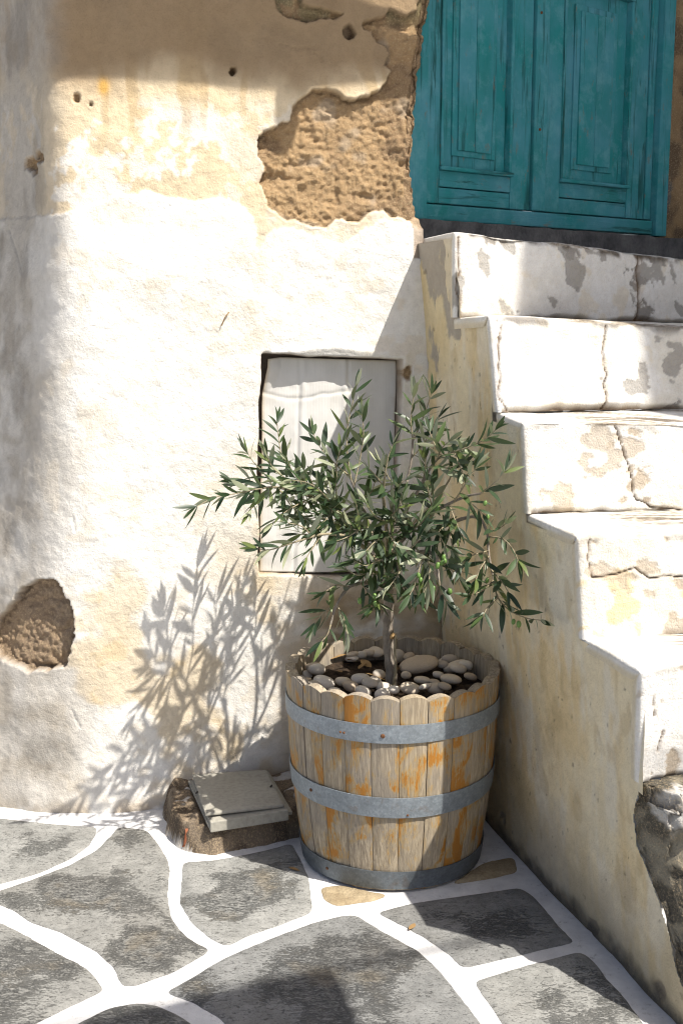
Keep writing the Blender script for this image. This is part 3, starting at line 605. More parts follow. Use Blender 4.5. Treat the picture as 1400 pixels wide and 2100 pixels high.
for i in range(5):
    dr, n, kt, kb = lines[i]
    front = edge_pts(NOSE[i], dr, kt, spos); bot = edge_pts(BASE[i], dr, kb, spos)
    if i == 0: back = edge_pts(TOPC+np.array([.02, .04, 0]), np.array([math.cos(R(36)), math.sin(R(36)), 0]), kt*.6, spos)
    else: back = edge_pts(BASE[i-1], lines[i-1][0], lines[i-1][3], spos)+np.array([0, .03, 0])
    nt_ = 34 if i else 40; nr_ = 66
    tr = np.linspace(0, 1, nt_)[:, None, None]; rr = np.linspace(0, 1, nr_)[1:, None, None]
    A = np.concatenate([back[None]*(1-tr)+front[None]*tr, front[None]*(1-rr)+bot[None]*rr], 0)
    nrow = A.shape[0]; q = np.arange(nrow); dist = np.where(q < nt_, (nt_-1-q)*np.linalg.norm(front[10]-back[10])/nt_, (q-nt_+1)*.235/nr_)
    wl = np.minimum(sneg[None, :], dist[:, None])          # how far this row is folded over the side
    istread = (q < nt_)[:, None, None]
    A = A+np.where(istread, wl[..., None]*(-BAT/np.linalg.norm(BAT)), wl[..., None]*(-D1u))
    A = A+FN*.0045*(scol[None, :, None] < .004)
    A = smooth_rows(smooth_rows(A, 4, 0), 4, 1)
    ax_, ay_ = PX(A); SS = np.broadcast_to(scol[None], (nrow, len(scol))); QQ = np.broadcast_to(np.where(q < nt_, (q-nt_)/nt_, (q-nt_)/nr_)[:, None], SS.shape)
    gX, gZ = A[..., 0]*.8+A[..., 1]*.5, A[..., 2]+A[..., 1]*.7
    face = sstep(0, .02, QQ)
    rel = (fbm(gX*4, gZ*4, 300+i, 3)-.5)*.016+(fbm(gX*24, gZ*24, 310+i, 3)-.5)*.0035
    crk = np.full(SS.shape, 1e9)
    for pts in CRACKS[i]: crk = np.minimum(crk, line_d(ax_+(fbm(gX*30, gZ*30, 320, 3)-.5)*10, ay_+(fbm(gX*30, gZ*30, 321, 3)-.5)*8, pts))
    cw = 1.7 if i < 2 else 1.5
    ck = np.exp(-(crk/cw)**2)*face
    pe = np.full(SS.shape, 1e9)
    for bx, by, br in BLOBS[i]: pe = np.minimum(pe, np.hypot(ax_-bx, ay_-by)-br)
    pe = sstep(5, -3, pe*1.2+(fbm(gX*55, gZ*55, 330+i, 5, .6)-.5)*46+9)*face
    pe = np.maximum(pe, sstep(.60, .63, fbm(gX*13, gZ*13, 340+i, 5)-(.03 if i == 0 else .08))*face*.8)
    gap = sstep(.90, 1.0, QQ+(fbm(gX*16, gX*0, 350+i, 3)-.5)*.10)*face*(SS > .01)
    if i in (2, 3): gap = gap*sstep(.62 if i == 2 else .7, .5, fbm(gX*5, gX*0, 355+i, 2))*(1 if i == 2 else .35)
    ctop = sstep(.10, .0, np.abs(QQ)+(fbm(gX*14, gZ*6, 360+i, 3)-.5)*.14)*(SS > .005)
    nn = np.where(istread, np.array([0, 0, 1.0]), n)
    rel = rel-ck*.008-pe*.0025-gap*.016-ctop*.004*(i < 2)
    A2 = A+nn*(rel*np.where(SS < .03, .5, 1.0))[..., None]+np.where(SS < .02, 1, 0)[..., None]*0
    c_ = mix(np.broadcast_to(np.array([.80, .795, .775]), A.shape), np.array([.72, .685, .60]), sstep(.5, .68, fbm(gX*8, gZ*8, 370+i, 5))*.7)
    c_ = mix(c_, np.array([.70, .56, .30]), sstep(.62, .70, fbm(gX*15, gZ*15, 380+i, 4))*(.75 if i == 3 else .25)*face)
    pc = np.array([.30, .285, .265]) if i < 2 else np.array([.50, .43, .345])
    c_ = mix(c_, pc, pe*.95)
    c_ = mix(c_, np.array([.12, .10, .08]), ctop*sstep(.42, .6, fbm(gX*22, gZ*22, 390+i, 3))*(.95 if i == 0 else .75 if i == 1 else .45))
    c_ = mix(c_, np.array([.13, .085, .05]), np.clip(ck*1.1+gap*.95, 0, 1))
    c_ = mix(c_, np.array([.42, .27, .15]), np.exp(-((crk-4)/4.0)**2)*face*.15*(fbm(gX*40, gZ*40, 395, 2) > .5))
    # weathered schist grain on the bare part of the treads
    bare = (1-face)*sstep(.10, .22, SS)*sstep(.38, .5, fbm(gX*5, gZ*3, 400+i, 3)+(.16 if i == 2 else .08 if i == 4 else -.08))
    gr = fbm(gX*6, A[..., 1]*120, 410+i, 4)
    c_ = mix(c_, np.array([.40, .35, .28]), bare*sstep(.35, .6, gr)); c_ = mix(c_, np.array([.16, .135, .11]), bare*sstep(.55, .68, gr)*.9)
    c_ = mix(c_, np.array([.72, .65, .50]), np.broadcast_to((SS < -.012), SS.shape)*sstep(-.010, -.022, SS))
    me = mesh_np('step', A2, grid_faces(nrow, len(scol), flip=True), np.concatenate([c_, np.full(c_.shape[:2]+(1,), .3)], -1))
    st_o = link('step', me, M['plaster'], stairs)
    tag(st_o, ['top step, half in shade with grey peeled patches', 'second step from the top with a long vertical crack', 'third step from the top with brown peeled patches', 'fourth step from the top with a wavy crack', 'lowest whitewashed step with dirty foot'][i])

# eroded stone foot of the stairs
rz = np.linspace(0, 1, 70); rs_ = np.arange(0, 1.1, .006)
zc = np.linspace(nz_[5]+.005, -.03, 60); cs = np.interp(zc, CZ, CS)
fr = np.array([flank_pt(np.array(a), np.array(b)) for a, b in zip(cs, zc)])
bk = np.array([BASE[4]+np.array([.0, .04, 0])*(1-t)+(fr[0]-BASE[4])*t for t in np.linspace(0, .93, 14)])
L0 = np.vstack([bk, fr]); dr = np.array([math.cos(R(14)), math.sin(R(14)), 0])
hd = R(1)*(-58+72*sstep(0, .30, rs_)); dr_s = np.stack([np.cos(hd), np.sin(hd), 0*hd], -1)*.006
A = L0[:, None]+np.cumsum(dr_s, 0)[None]*np.interp(np.arange(len(L0)), [0, 12, 20, 74], [.15, .5, 1, 1])[:, None, None]
SS = np.broadcast_to(rs_[None], A.shape[:2]); TT = np.broadcast_to(np.arange(len(L0))[:, None]/len(L0), SS.shape)
g1 = fbm(A[..., 0]*5, A[..., 2]*5+A[..., 1]*3, 501, 4)-.5; g2 = fbm(A[..., 0]*17, A[..., 2]*17+A[..., 1]*9, 502, 4)-.5; g3 = fbm(A[..., 0]*60, A[..., 2]*60+A[..., 1]*60, 503, 3)-.5
ramp_ = sstep(-.01, .07, SS)
groove = np.exp(-((TT-.20)/.025)**2)
A = smooth_rows(A, 6, 0)
out = np.array([.25, -.95, .12])
A2 = A+out*((.01+.06*g1+.07*g2)*ramp_+.034*g3-.012*np.exp(-((SS-.03)/.016)**2))[..., None]-np.array([0, -.2, .9])*(groove*.035*ramp_)[..., None]
cx_, cy_ = PX(A2)
c_ = mix(np.broadcast_to(np.array([.29, .265, .205]), A.shape), np.array([.085, .08, .068]), sstep(.44, .62, fbm(A[..., 0]*14, A[..., 2]*14, 511, 5))*.85)
c_ = mix(c_, np.array([.40, .37, .29]), sstep(.55, .68, fbm(A[..., 0]*30, A[..., 2]*30, 512, 4))*.6)
wht = sstep(4, -6, poly_sdf(cx_, cy_, [(1330, 1640), (1360, 1618), (1420, 1612), (1430, 1680), (1395, 1700), (1378, 1716), (1358, 1700), (1335, 1668)])+(fbm(A[..., 0]*40, A[..., 2]*40, 513, 4)-.5)*40)
c_ = mix(c_, np.array([.68, .67, .64]), wht*.9); c_ = mix(c_, np.array([.05, .042, .035]), np.clip(groove, 0, 1)*.8)
me = mesh_np('stone_foot', A2, grid_faces(*SS.shape, flip=True), np.concatenate([c_, np.full(c_.shape[:2]+(1,), .8)], -1))
tag(link('stone_foot', me, M['plaster'], stairs), 'eroded mossy stone at the foot of the stairs')

# ------------------------------------------------------------------ teal double door, slate sill, earth wall beside it
DA = R(40); DE = np.array([math.cos(DA), math.sin(DA), 0]); DN = np.array([math.sin(DA), -math.cos(DA), 0]); DP = np.array([.25, 3.70, 0])
def dsz(x, y):
    p = on_plane(x, y, DP, DN); return (p-DP)@DE, p[2]
def dx(xp): return dsz(xp, 300)[0]
def dpt(s, z, o): return Vector(DP+s*DE+o*DN+np.array([0, 0, z]))
ZB = (dsz(900, 447)[1]+dsz(1340, 489)[1])/2; ZR = (dsz(900, 417)[1]+dsz(1320, 459)[1])/2; ZM = (dsz(890, 344)[1]+dsz(1275, 389)[1])/2
ZM1 = (dsz(915, 318)[1]+dsz(1160, 348)[1])/2; ZM2 = (dsz(926, 309)[1]+dsz(1170, 337)[1])/2; ZTOP = 2.72; ZMT = dsz(1210, -14)[1]; ZMT2 = dsz(1210, 12)[1]; ZLB = (ZR+ZM)/2
door = empty('double_door', tuple(DP+DE*.45+np.array([0, 0, ZB])), 'weathered teal wooden double door with moulded panels above the stairs', 'door')
def board(name, s0, s1, z0, z1, o0, o1, parent, bev=.003, along='z', k0=0.0):
    def fn(bm):
        prism(bm, [dpt(s0, z0, o0), dpt(s1, z0, o0), dpt(s1, z1, o0), dpt(s0, z1, o0)], [dpt(s0, z0, o1), dpt(s1, z0, o1), dpt(s1, z1, o1), dpt(s0, z1, o1)])
    me = bm_mesh(name, fn, bevel=bev)
    uv = me.uv_layers.new(name='UVMap')
    for lp in me.loops:
        v = np.array(me.vertices[lp.vertex_index].co)-DP; a, b = v@DE, v[2]
        uv.data[lp.index].uv = (a+v@DN, b) if along == 'z' else (b+v@DN, a)
    return link(name, me, M['teal'], parent)
board('frame_post', dx(812), dx(855), ZB, ZTOP, -.03, .045, door); board('frame_post', dx(1327), dx(1349), ZB-.006, ZTOP, -.03, .05, door)
board('bottom_rail', dx(855)+.002, dx(1327)-.002, ZB, ZR, -.03, .036, door, .004, 'x')
def leaf(label, a, b, c2, d2, px0):
    lf_ = board('door_leaf', dx(a)+.002, dx(d2)-.002, ZR+.004, ZTOP, -.03, -.006, door, .002); lf_['label'] = label
    board('stile', dx(a)+.003, dx(b), ZR+.005, ZTOP-.01, -.004, .022, lf_); board('stile', dx(c2), dx(d2)-.003, ZR+.005, ZTOP-.01, -.004, .022, lf_)
    board('rail', dx(b)+.001, dx(c2)-.001, ZR+.006, ZLB-.001, -.004, .019, lf_, .003, 'x'); board('rail', dx(b)+.001, dx(c2)-.001, ZLB+.002, ZM-.004, -.004, .021, lf_, .003, 'x')
    board('rail', dx(b)+.001, dx(c2)-.001, ZMT+.02, ZTOP-.012, -.004, .02, lf_, .003, 'x')
    board('moulding', dx(b)-.004, dx(c2)+.006, ZM-.004, ZM+.008, .0, .034, lf_, .004, 'x')
    board('moulding', dx(b)+.001, dx(b)+.012, ZM+.009, ZMT, -.004, .027, lf_, .003); board('moulding', dx(c2)-.014, dx(c2)-.001, ZM+.009, ZMT, -.004, .03, lf_, .004)
    board('moulding', dx(b)-.002, dx(c2)+.002, ZMT, ZMT+.018, -.004, .03, lf_, .004, 'x')
    i0, i1 = dx(b)+.012, dx(c2)-.014; wd_ = i1-i0
    board('panel', i0+.001, i1-.001, ZM+.010, ZMT-.001, -.004, .006, lf_, .001)
    board('raised_field', i0+wd_*.17, i1-wd_*.17, ZM1, ZMT-wd_*.14, .004, .012, lf_, .0025)
    q0, q1, mid = i0+wd_*.245, i1-wd_*.24, i0+wd_*.50
    board('raised_field', q0, mid-.0012, ZM2, ZMT-wd_*.20, .010, .018, lf_, .002); board('raised_field', mid+.0012, q1, ZM2, ZMT-wd_*.20, .010, .0175, lf_, .002)
leaf('left leaf partly hidden behind the earth wall edge', 857, 891, 1037, 1078, 0); leaf('right leaf with faded blue stile', 1106, 1138, 1277, 1313, 1)
board('meeting_strip', dx(1079), dx(1105), ZR+.005, ZTOP-.01, -.004, .032, door, .004)
board('frame_bead', dx(1314), dx(1326), ZR+.005, ZTOP-.01, -.02, .026, door, .004)
for px_ in [(1093, 30), (1090, 268)]:
    s_, z_ = dsz(*px_)
    V, Fq = tube_np([dpt(s_, z_, .030), dpt(s_, z_, .036), dpt(s_, z_, .0362)], [.0045, .004, .0002], 8); link('nail', mesh_np('nail', V, Fq), M['rust'], door)
# sill
def sill_fn(bm):
    s0, s1 = dx(826)-.02, dx(1400)+.30
    prism(bm, [dpt(s0, 1.52, -.06), dpt(s1, 1.52, -.06), dpt(s1, ZB-.016, -.06), dpt(s0, ZB-.002, -.06)], [dpt(s0, 1.52, .075), dpt(s1, 1.52, .075), dpt(s1, ZB-.016, .075), dpt(s0, ZB-.002, .075)])
    bmesh.ops.subdivide_edges(bm, edges=[e for e in bm.edges if e.calc_length() > .5], cuts=40)
    for v in bm.verts: v.co += Vector(DN)*((random.random()-.5)*.010)+Vector((0, 0, (random.random()-.5)*.006))
sill = link('door_sill', bm_mesh('door_sill', sill_fn, True, 0), M['sill']); tag(sill, 'dark slate sill under the teal door', 'sill')
for p_ in sill.data.polygons: p_.use_smooth = False
# earth wall to the right and above
a_, b_ = np.meshgrid(np.concatenate([np.arange(dx(1349)-.03, dx(1349)+.5, .008), np.arange(dx(1349)+.5, 2.6, .06)]), np.concatenate([np.arange(1.45, 2.7, .008), np.arange(2.72, 4.3, .08)]))
dd = -.04+.08*sstep(dx(1349)-.03, dx(1349)+.03, a_)+(fbm(a_*8, b_*8, 601, 4)-.5)*.05*sstep(dx(1349), dx(1349)+.06, a_)+(fbm(a_*40, b_*40, 602, 3)-.5)*.012
Pw = DP+a_[..., None]*DE+dd[..., None]*DN; Pw[..., 2] = b_
ex, ey = PX(Pw)
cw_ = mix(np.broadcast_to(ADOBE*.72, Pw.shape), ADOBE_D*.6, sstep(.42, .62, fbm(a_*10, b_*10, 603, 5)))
slab_m = sstep(3, -3, poly_sdf(ex, ey, [(1345, 330), (1362, 350), (1378, 385), (1372, 420), (1352, 462), (1340, 462)])+(fbm(a_*40, b_*40, 604, 3)-.5)*10); cw_ = mix(cw_, np.array([.16, .155, .15]), slab_m)
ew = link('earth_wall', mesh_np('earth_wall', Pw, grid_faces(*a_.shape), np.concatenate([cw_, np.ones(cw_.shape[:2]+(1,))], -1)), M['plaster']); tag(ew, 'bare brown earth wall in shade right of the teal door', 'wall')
def lintel_fn(bm):
    s0, s1 = dx(800)-.05, dx(1349)+.05
    prism(bm, [dpt(s0, ZTOP+.002, -.1), dpt(s1, ZTOP+.002, -.1), dpt(s1, 4.28, -.1), dpt(s0, 4.28, -.1)], [dpt(s0, ZTOP+.002, .02), dpt(s1, ZTOP+.002, .02), dpt(s1, 4.28, .02), dpt(s0, 4.28, .02)])
link('wall_over_door', bm_mesh('wall_over_door', lintel_fn), M['house'], ew)

# ------------------------------------------------------------------ barrel planter
BX, BY, RT, RB, BH = .135, 3.03, .281, .237, .505
barrel = empty('barrel_planter', (BX, BY, .0), 'weathered half barrel planter with scalloped rim and flaking orange varnish', 'planter')
NST = 25
def r_at(z): t = z/BH; return RB+(RT-RB)*t+.010*math.sin(math.pi*min(t, 1))
def stave_mesh():
    nz, na = 14, 7; half = math.pi/NST-.0028; V = []; Fq = []
    for lay, off in ((0, 0.0), (1, -.026)):
        for iz in range(nz+1):
            for ia in range(na):
                t = (ia/(na-1))*2-1; top = BH+.0105*(1-t*t)+.012
                z = .006+(top-.006)*iz/nz; r = r_at(z)+off
                rr = r*(1-.0012*0)+(-.0016*abs(t)**6 if lay == 0 else 0)
                a = t*half*(1 if lay == 0 else (RT/(RT-.026))*.985 if False else 1)
                V.append((rr*math.cos(a), rr*math.sin(a), z))
    L = (nz+1)*na
    for iz in range(nz):
        for ia in range(na-1):
            a = iz*na+ia; Fq.append((a, a+1, a+na+1, a+na)); Fq.append((L+a, L+a+na, L+a+na+1, L+a+1))
    for iz in range(nz):
        a = iz*na; Fq.append((a, a+na, L+a+na, L+a)); b = a+na-1; Fq.append((b, L+b, L+b+na, b+na))
    for ia in range(na-1):
        a = nz*na+ia; Fq.append((a, a+1, L+a+1, L+a)); Fq.append((ia, L+ia, L+ia+1, ia+1))
    me = mesh_np('stave', np.array(V), np.array(Fq)); me.materials.append(M['oak']); me.materials.append(M['oak_bare'])
    for p_ in me.polygons:
        vs_ = p_.vertices
        if sum(v_ >= L for v_ in vs_) >= 2: p_.material_index = 1
    return me
sme = stave_mesh()
sme.set_sharp_from_angle(angle=R(40))
for k in range(NST):
    an = 2*math.pi*(k+.35)/NST
    o = bpy.data.objects.new('stave', sme); COL.objects.link(o); o.parent = barrel
    o.rotation_euler = (0, 0, an); dr_ = random.uniform(-.0012, .0016); o.location = (math.cos(an)*dr_, math.sin(an)*dr_, 0); o.scale = (1, 1, 1+random.uniform(-.006, .008))
def hoop(z0, z1, th=.0022, tilt=0.0, seg=96):
    V = []; Fq = []; ro = .0022
    for k in range(seg):
        a = 2*math.pi*k/seg; ca_, sa_ = math.cos(a), math.sin(a); dz = tilt*sa_+.0012*math.sin(3*a+z0*40)
        for (z, o) in ((z0, 0), (z0, th), ((z0+z1)/2, th+.0006), (z1, th), (z1, 0)):
            r = r_at(z)+ro+o; V.append((r*ca_, r*sa_, z+dz))
    for k in range(seg):
        k2 = (k+1) % seg
        for j in range(4): Fq.append((k*5+j, k2*5+j, k2*5+j+1, k*5+j+1))
    me = mesh_np('hoop', np.array(V), np.array(Fq)); me.set_sharp_from_angle(angle=R(50)); return me
HO = [(.010, .060), (.218, .272), (.411, .458)]
for i, (a, b) in enumerate(HO):
    h_ = bpy.data.objects.new('hoop', hoop(a, b, tilt=[0, .003, -.002][i])); h_.data.materials.append(M['galv'] if i else M['galv_dark']); COL.objects.link(h_); h_.parent = barrel
    h_['label'] = ['bottom hoop, dull and darker', 'middle galvanised hoop', 'top galvanised hoop with a screw'][i]
def screw(an, z, r0=.0055):
    rr = r_at(z)+.0042; d_ = np.array([math.cos(an), math.sin(an), 0]); p0 = np.array([BX, BY, 0])+d_*rr+np.array([0, 0, z])
    V, Fq = tube_np([p0, p0+d_*.0022, p0+d_*.0034, p0+d_*.0036], [r0, r0, r0*.6, 1e-4], 10); link('screw', mesh_np('screw', V, Fq), M['rust'], barrel)
screw(R(-97), .432); screw(R(-119), .430, .003); screw(R(-117), .430, .003); screw(R(-141), .247, .0045); screw(R(-84), .222, .003); screw(R(-134), .036, .004)
# soil
gr_, ga_ = np.meshgrid(np.linspace(0, 1, 30), np.linspace(0, 2*math.pi, 73))
sx, sy = gr_*(RT-.03)*np.cos(ga_), gr_*(RT-.03)*np.sin(ga_)
szz = .460+(fbm(sx*14+5, sy*14+5, 701, 4)-.5)*.035+(fbm(sx*60+5, sy*60+5, 702, 3)-.5)*.014
link('soil', mesh_np('soil', np.stack([sx+BX, sy+BY, szz], -1), grid_faces(*sx.shape)), M['soil'], barrel)

# pebbles on the soil
def pebble_mesh(seed, fl):
    bm = bmesh.new(); bmesh.ops.create_icosphere(bm, subdivisions=3, radius=1.0); rs2 = np.random.RandomState(seed)
    k = rs2.uniform(-1, 1, (6, 3)); ph = rs2.uniform(0, 6, 6)
    for v in bm.verts:
        p = np.array(v.co); e = sum(math.sin(p@k[j]*2.0+ph[j]) for j in range(6))/6
        q = np.sign(p)*np.abs(p)**.9; v.co = Vector(q*(1+.22*e)*np.array([1, .78, fl]))
    for f in bm.faces: f.smooth = True
    me = bpy.data.meshes.new('pebble'); bm.to_mesh(me); bm.free(); me.materials.append(M['pebble']); return me
PM = [pebble_mesh(900+i, [.5, .62, .42, .7, .55][i]) for i in range(5)]
SPEC = {(870, 470): ('large flat grey-beige stone right of the trunk in the barrel', 250), (1135, 460): ('long pointed beige stone leaning against the right rim of the barrel', 175), (1050, 540): ('smooth oval grey stone near the right rim of the barrel', 135),
        (635, 505): ('round grey stone standing left of the trunk foot', 84), (320, 560): ('pinkish white triangular stone by the front left rim of the barrel', 145), (815, 592): ('bright sunlit cream stone in front of the trunk foot', 130),
        (815, 400): ('cream egg-shaped stone behind the trunk near the back of the barrel', 92), (160, 495): ('upright grey stone at the left rim of the barrel', 66)}
plist = [(870, 470), (1135, 460), (1050, 540), (635, 505), (320, 560), (815, 592), (815, 400), (160, 495), (205, 455), (228, 487), (225, 535), (285, 505), (480, 415), (535, 413), (577, 405), (590, 362), (640, 392), (900, 422), (1015, 440), (975, 505), (950, 547), (965, 592), (885, 540), (735, 400), (665, 582), (585, 582), (475, 580),
         (402, 366), (655, 622), (430, 548), (1160, 520), (545, 612), (700, 365), (790, 505), (1000, 470), (1090, 500), (1100, 430), (940, 460), (860, 440), (530, 560), (380, 600), (720, 620), (900, 600), (610, 545), (250, 585), (1010, 600), (1200, 470)]
placed = []; loose = []
for i, (cx0, cy0) in enumerate(plist):
    px_, py_ = cx0/2.8+550, cy0/2.8+1200
    wpx = SPEC.get((cx0, cy0), (None, random.uniform(66, 124)))[1]/2.8
    rad = wpx*.45*.00131
    p = on_z(px_, py_+4, .478); rxy = np.hypot(p[0]-BX, p[1]-BY); lim = RT-.034-rad*.85
    if rxy > lim: p[:2] = np.array([BX, BY])+(p[:2]-np.array([BX, BY]))*lim/rxy
    if np.hypot(p[0]-.128, p[1]-3.03) < .022+rad*.8: continue
    o = bpy.data.objects.new('pebble', PM[i % 5] if i else PM[2]); COL.objects.link(o)
    near = [q for q in placed if np.hypot(q[0]-p[0], q[1]-p[1]) < (q[3]+rad)*.8]
    zb = .474+rad*.32+(.012 if near else 0)
    o.location = (p[0], p[1], zb); o.scale = (rad, rad, rad*(1.0 if i else .8)); o.rotation_euler = (random.uniform(-.3, .3), random.uniform(-.3, .3), random.uniform(-.7, .7))
    if (cx0, cy0) == (160, 495): o.rotation_euler = (1.2, .2, .3)
    if (cx0, cy0) == (635, 505): o.rotation_euler = (1.0, .1, .2)
    if (cx0, cy0) == (1135, 460): o.scale = (rad, rad*.55, rad*.7); o.rotation_euler = (.2, -.25, .25)
    placed.append((p[0], p[1], zb, rad))
    tag(o, SPEC[(cx0, cy0)][0] if (cx0, cy0) in SPEC else 'pebble', 'pebble', 'pebbles in the barrel')
    if (cx0, cy0) not in SPEC: loose.append((math.hypot(p[0]-BX, p[1]-BY), (-math.atan2(p[1]-BY, p[0]-BX)-math.pi) % (2*math.pi), o))
ORD = 'first second third fourth fifth sixth seventh eighth ninth tenth eleventh twelfth thirteenth fourteenth fifteenth sixteenth seventeenth eighteenth nineteenth twentieth'.split()
loose.sort(key=lambda e: -e[0]); nr3 = (len(loose)+2)//3
for ring, nm in enumerate(['lying against the barrel rim', 'in the middle ring of the barrel', 'near the trunk in the barrel']):
    for k, e in enumerate(sorted(loose[ring*nr3:(ring+1)*nr3], key=lambda e: e[1])):
        e[2]['label'] = 'cream pebble %s, %s clockwise counted from the far left' % (nm, ORD[k])

# ------------------------------------------------------------------ olive tree
TB = np.array([.130, 3.03, .452])
tree = empty('olive_tree', tuple(TB), 'small potted olive tree with slender grey trunk and silvery leaves', 'tree')
def path(pts): return np.array([at_y(*p) for p in pts])
def stick(name, pts, r0, r1, mat, parent, sides=7, per=5):
    P_ = catmull(pts, per); rr_ = np.linspace(r0, r1, len(P_))*(1+.10*np.sin(np.arange(len(P_))*1.7)); V, Fq = tube_np(P_, rr_, sides)
    return link(name, mesh_np(name, V, Fq), mat, parent), P_
trunk, _ = stick('trunk', path([(801, 1412, 3.03), (802, 1380, 3.03), (797, 1330, 3.03), (795, 1280, 3.025), (797, 1230, 3.02), (792, 1180, 3.02), (788, 1140, 3.02), (792, 1095, 3.03)]), .0165, .0100, M['bark'], tree, 12, 6)
stick('side_shoot', path([(806, 1405, 3.01), (811, 1370, 3.005), (809, 1330, 3.005), (812, 1300, 3.0)]), .0045, .003, M['twig'], tree, 7, 6)
kp = at_y(805, 1304, 3.012); kn = bmesh.new(); bmesh.ops.create_icosphere(kn, subdivisions=2, radius=.0085)
for v in kn.verts: v.co *= random.uniform(.75, 1.2)
me = bpy.data.meshes.new('pruning_knot'); kn.to_mesh(me); kn.free(); link('pruning_knot', me, M['dry'], tree, Matrix.Translation(Vector(kp)))
# main limbs (pixel x, pixel y, distance) and leafy twigs
LIMBS = [
 [(790, 1165, 3.02), (750, 1110, 3.04), (700, 1060, 3.06), (640, 1020, 3.08), (570, 1000, 3.10), (520, 1003, 3.10)],
 [(792, 1140, 3.02), (765, 1085, 3.05), (738, 1030, 3.08), (720, 985, 3.08)],
 [(790, 1130, 3.03), (805, 1070, 3.06), (828, 1010, 3.10), (842, 950, 3.12), (846, 900, 3.12)],
 [(792, 1120, 3.03), (825, 1060, 3.05), (860, 1000, 3.03), (885, 955, 2.98), (905, 935, 2.95)],
 [(793, 1150, 3.02), (840, 1090, 2.98), (890, 1050, 2.90), (950, 1020, 2.82), (985, 1012, 2.78)],
 [(795, 1175, 3.02), (850, 1120, 2.99), (920, 1075, 2.96), (975, 1060, 2.93), (997, 1090, 2.90), (1002, 1140, 2.88), (1012, 1190, 2.85)],
 [(797, 1190, 3.01), (830, 1150, 2.93), (872, 1130, 2.86), (893, 1150, 2.83), (900, 1190, 2.81)],
 [(795, 1200, 3.01), (750, 1195, 2.95), (715, 1205, 2.90), (690, 1240, 2.86), (678, 1280, 2.84)],
 [(790, 1170, 3.02), (730, 1110, 2.92), (670, 1095, 2.86), (610, 1110, 2.83)],
 [(792, 1150, 3.03), (770, 1100, 3.12), (720, 1060, 3.18), (660, 1040, 3.22)],
 [(792, 1140, 3.03), (840, 1080, 3.14), (890, 1030, 3.14), (920, 985, 3.10)],
 [(793, 1130, 3.02), (790, 1060, 2.93), (785, 1010, 2.88), (790, 970, 2.86)]]
limb_paths = []
for i, lp in enumerate(LIMBS):
    o, P_ = stick('branch', path(lp), .0058, .0026, M['bark'] if i < 8 else M['twig'], tree); limb_paths.append(P_)
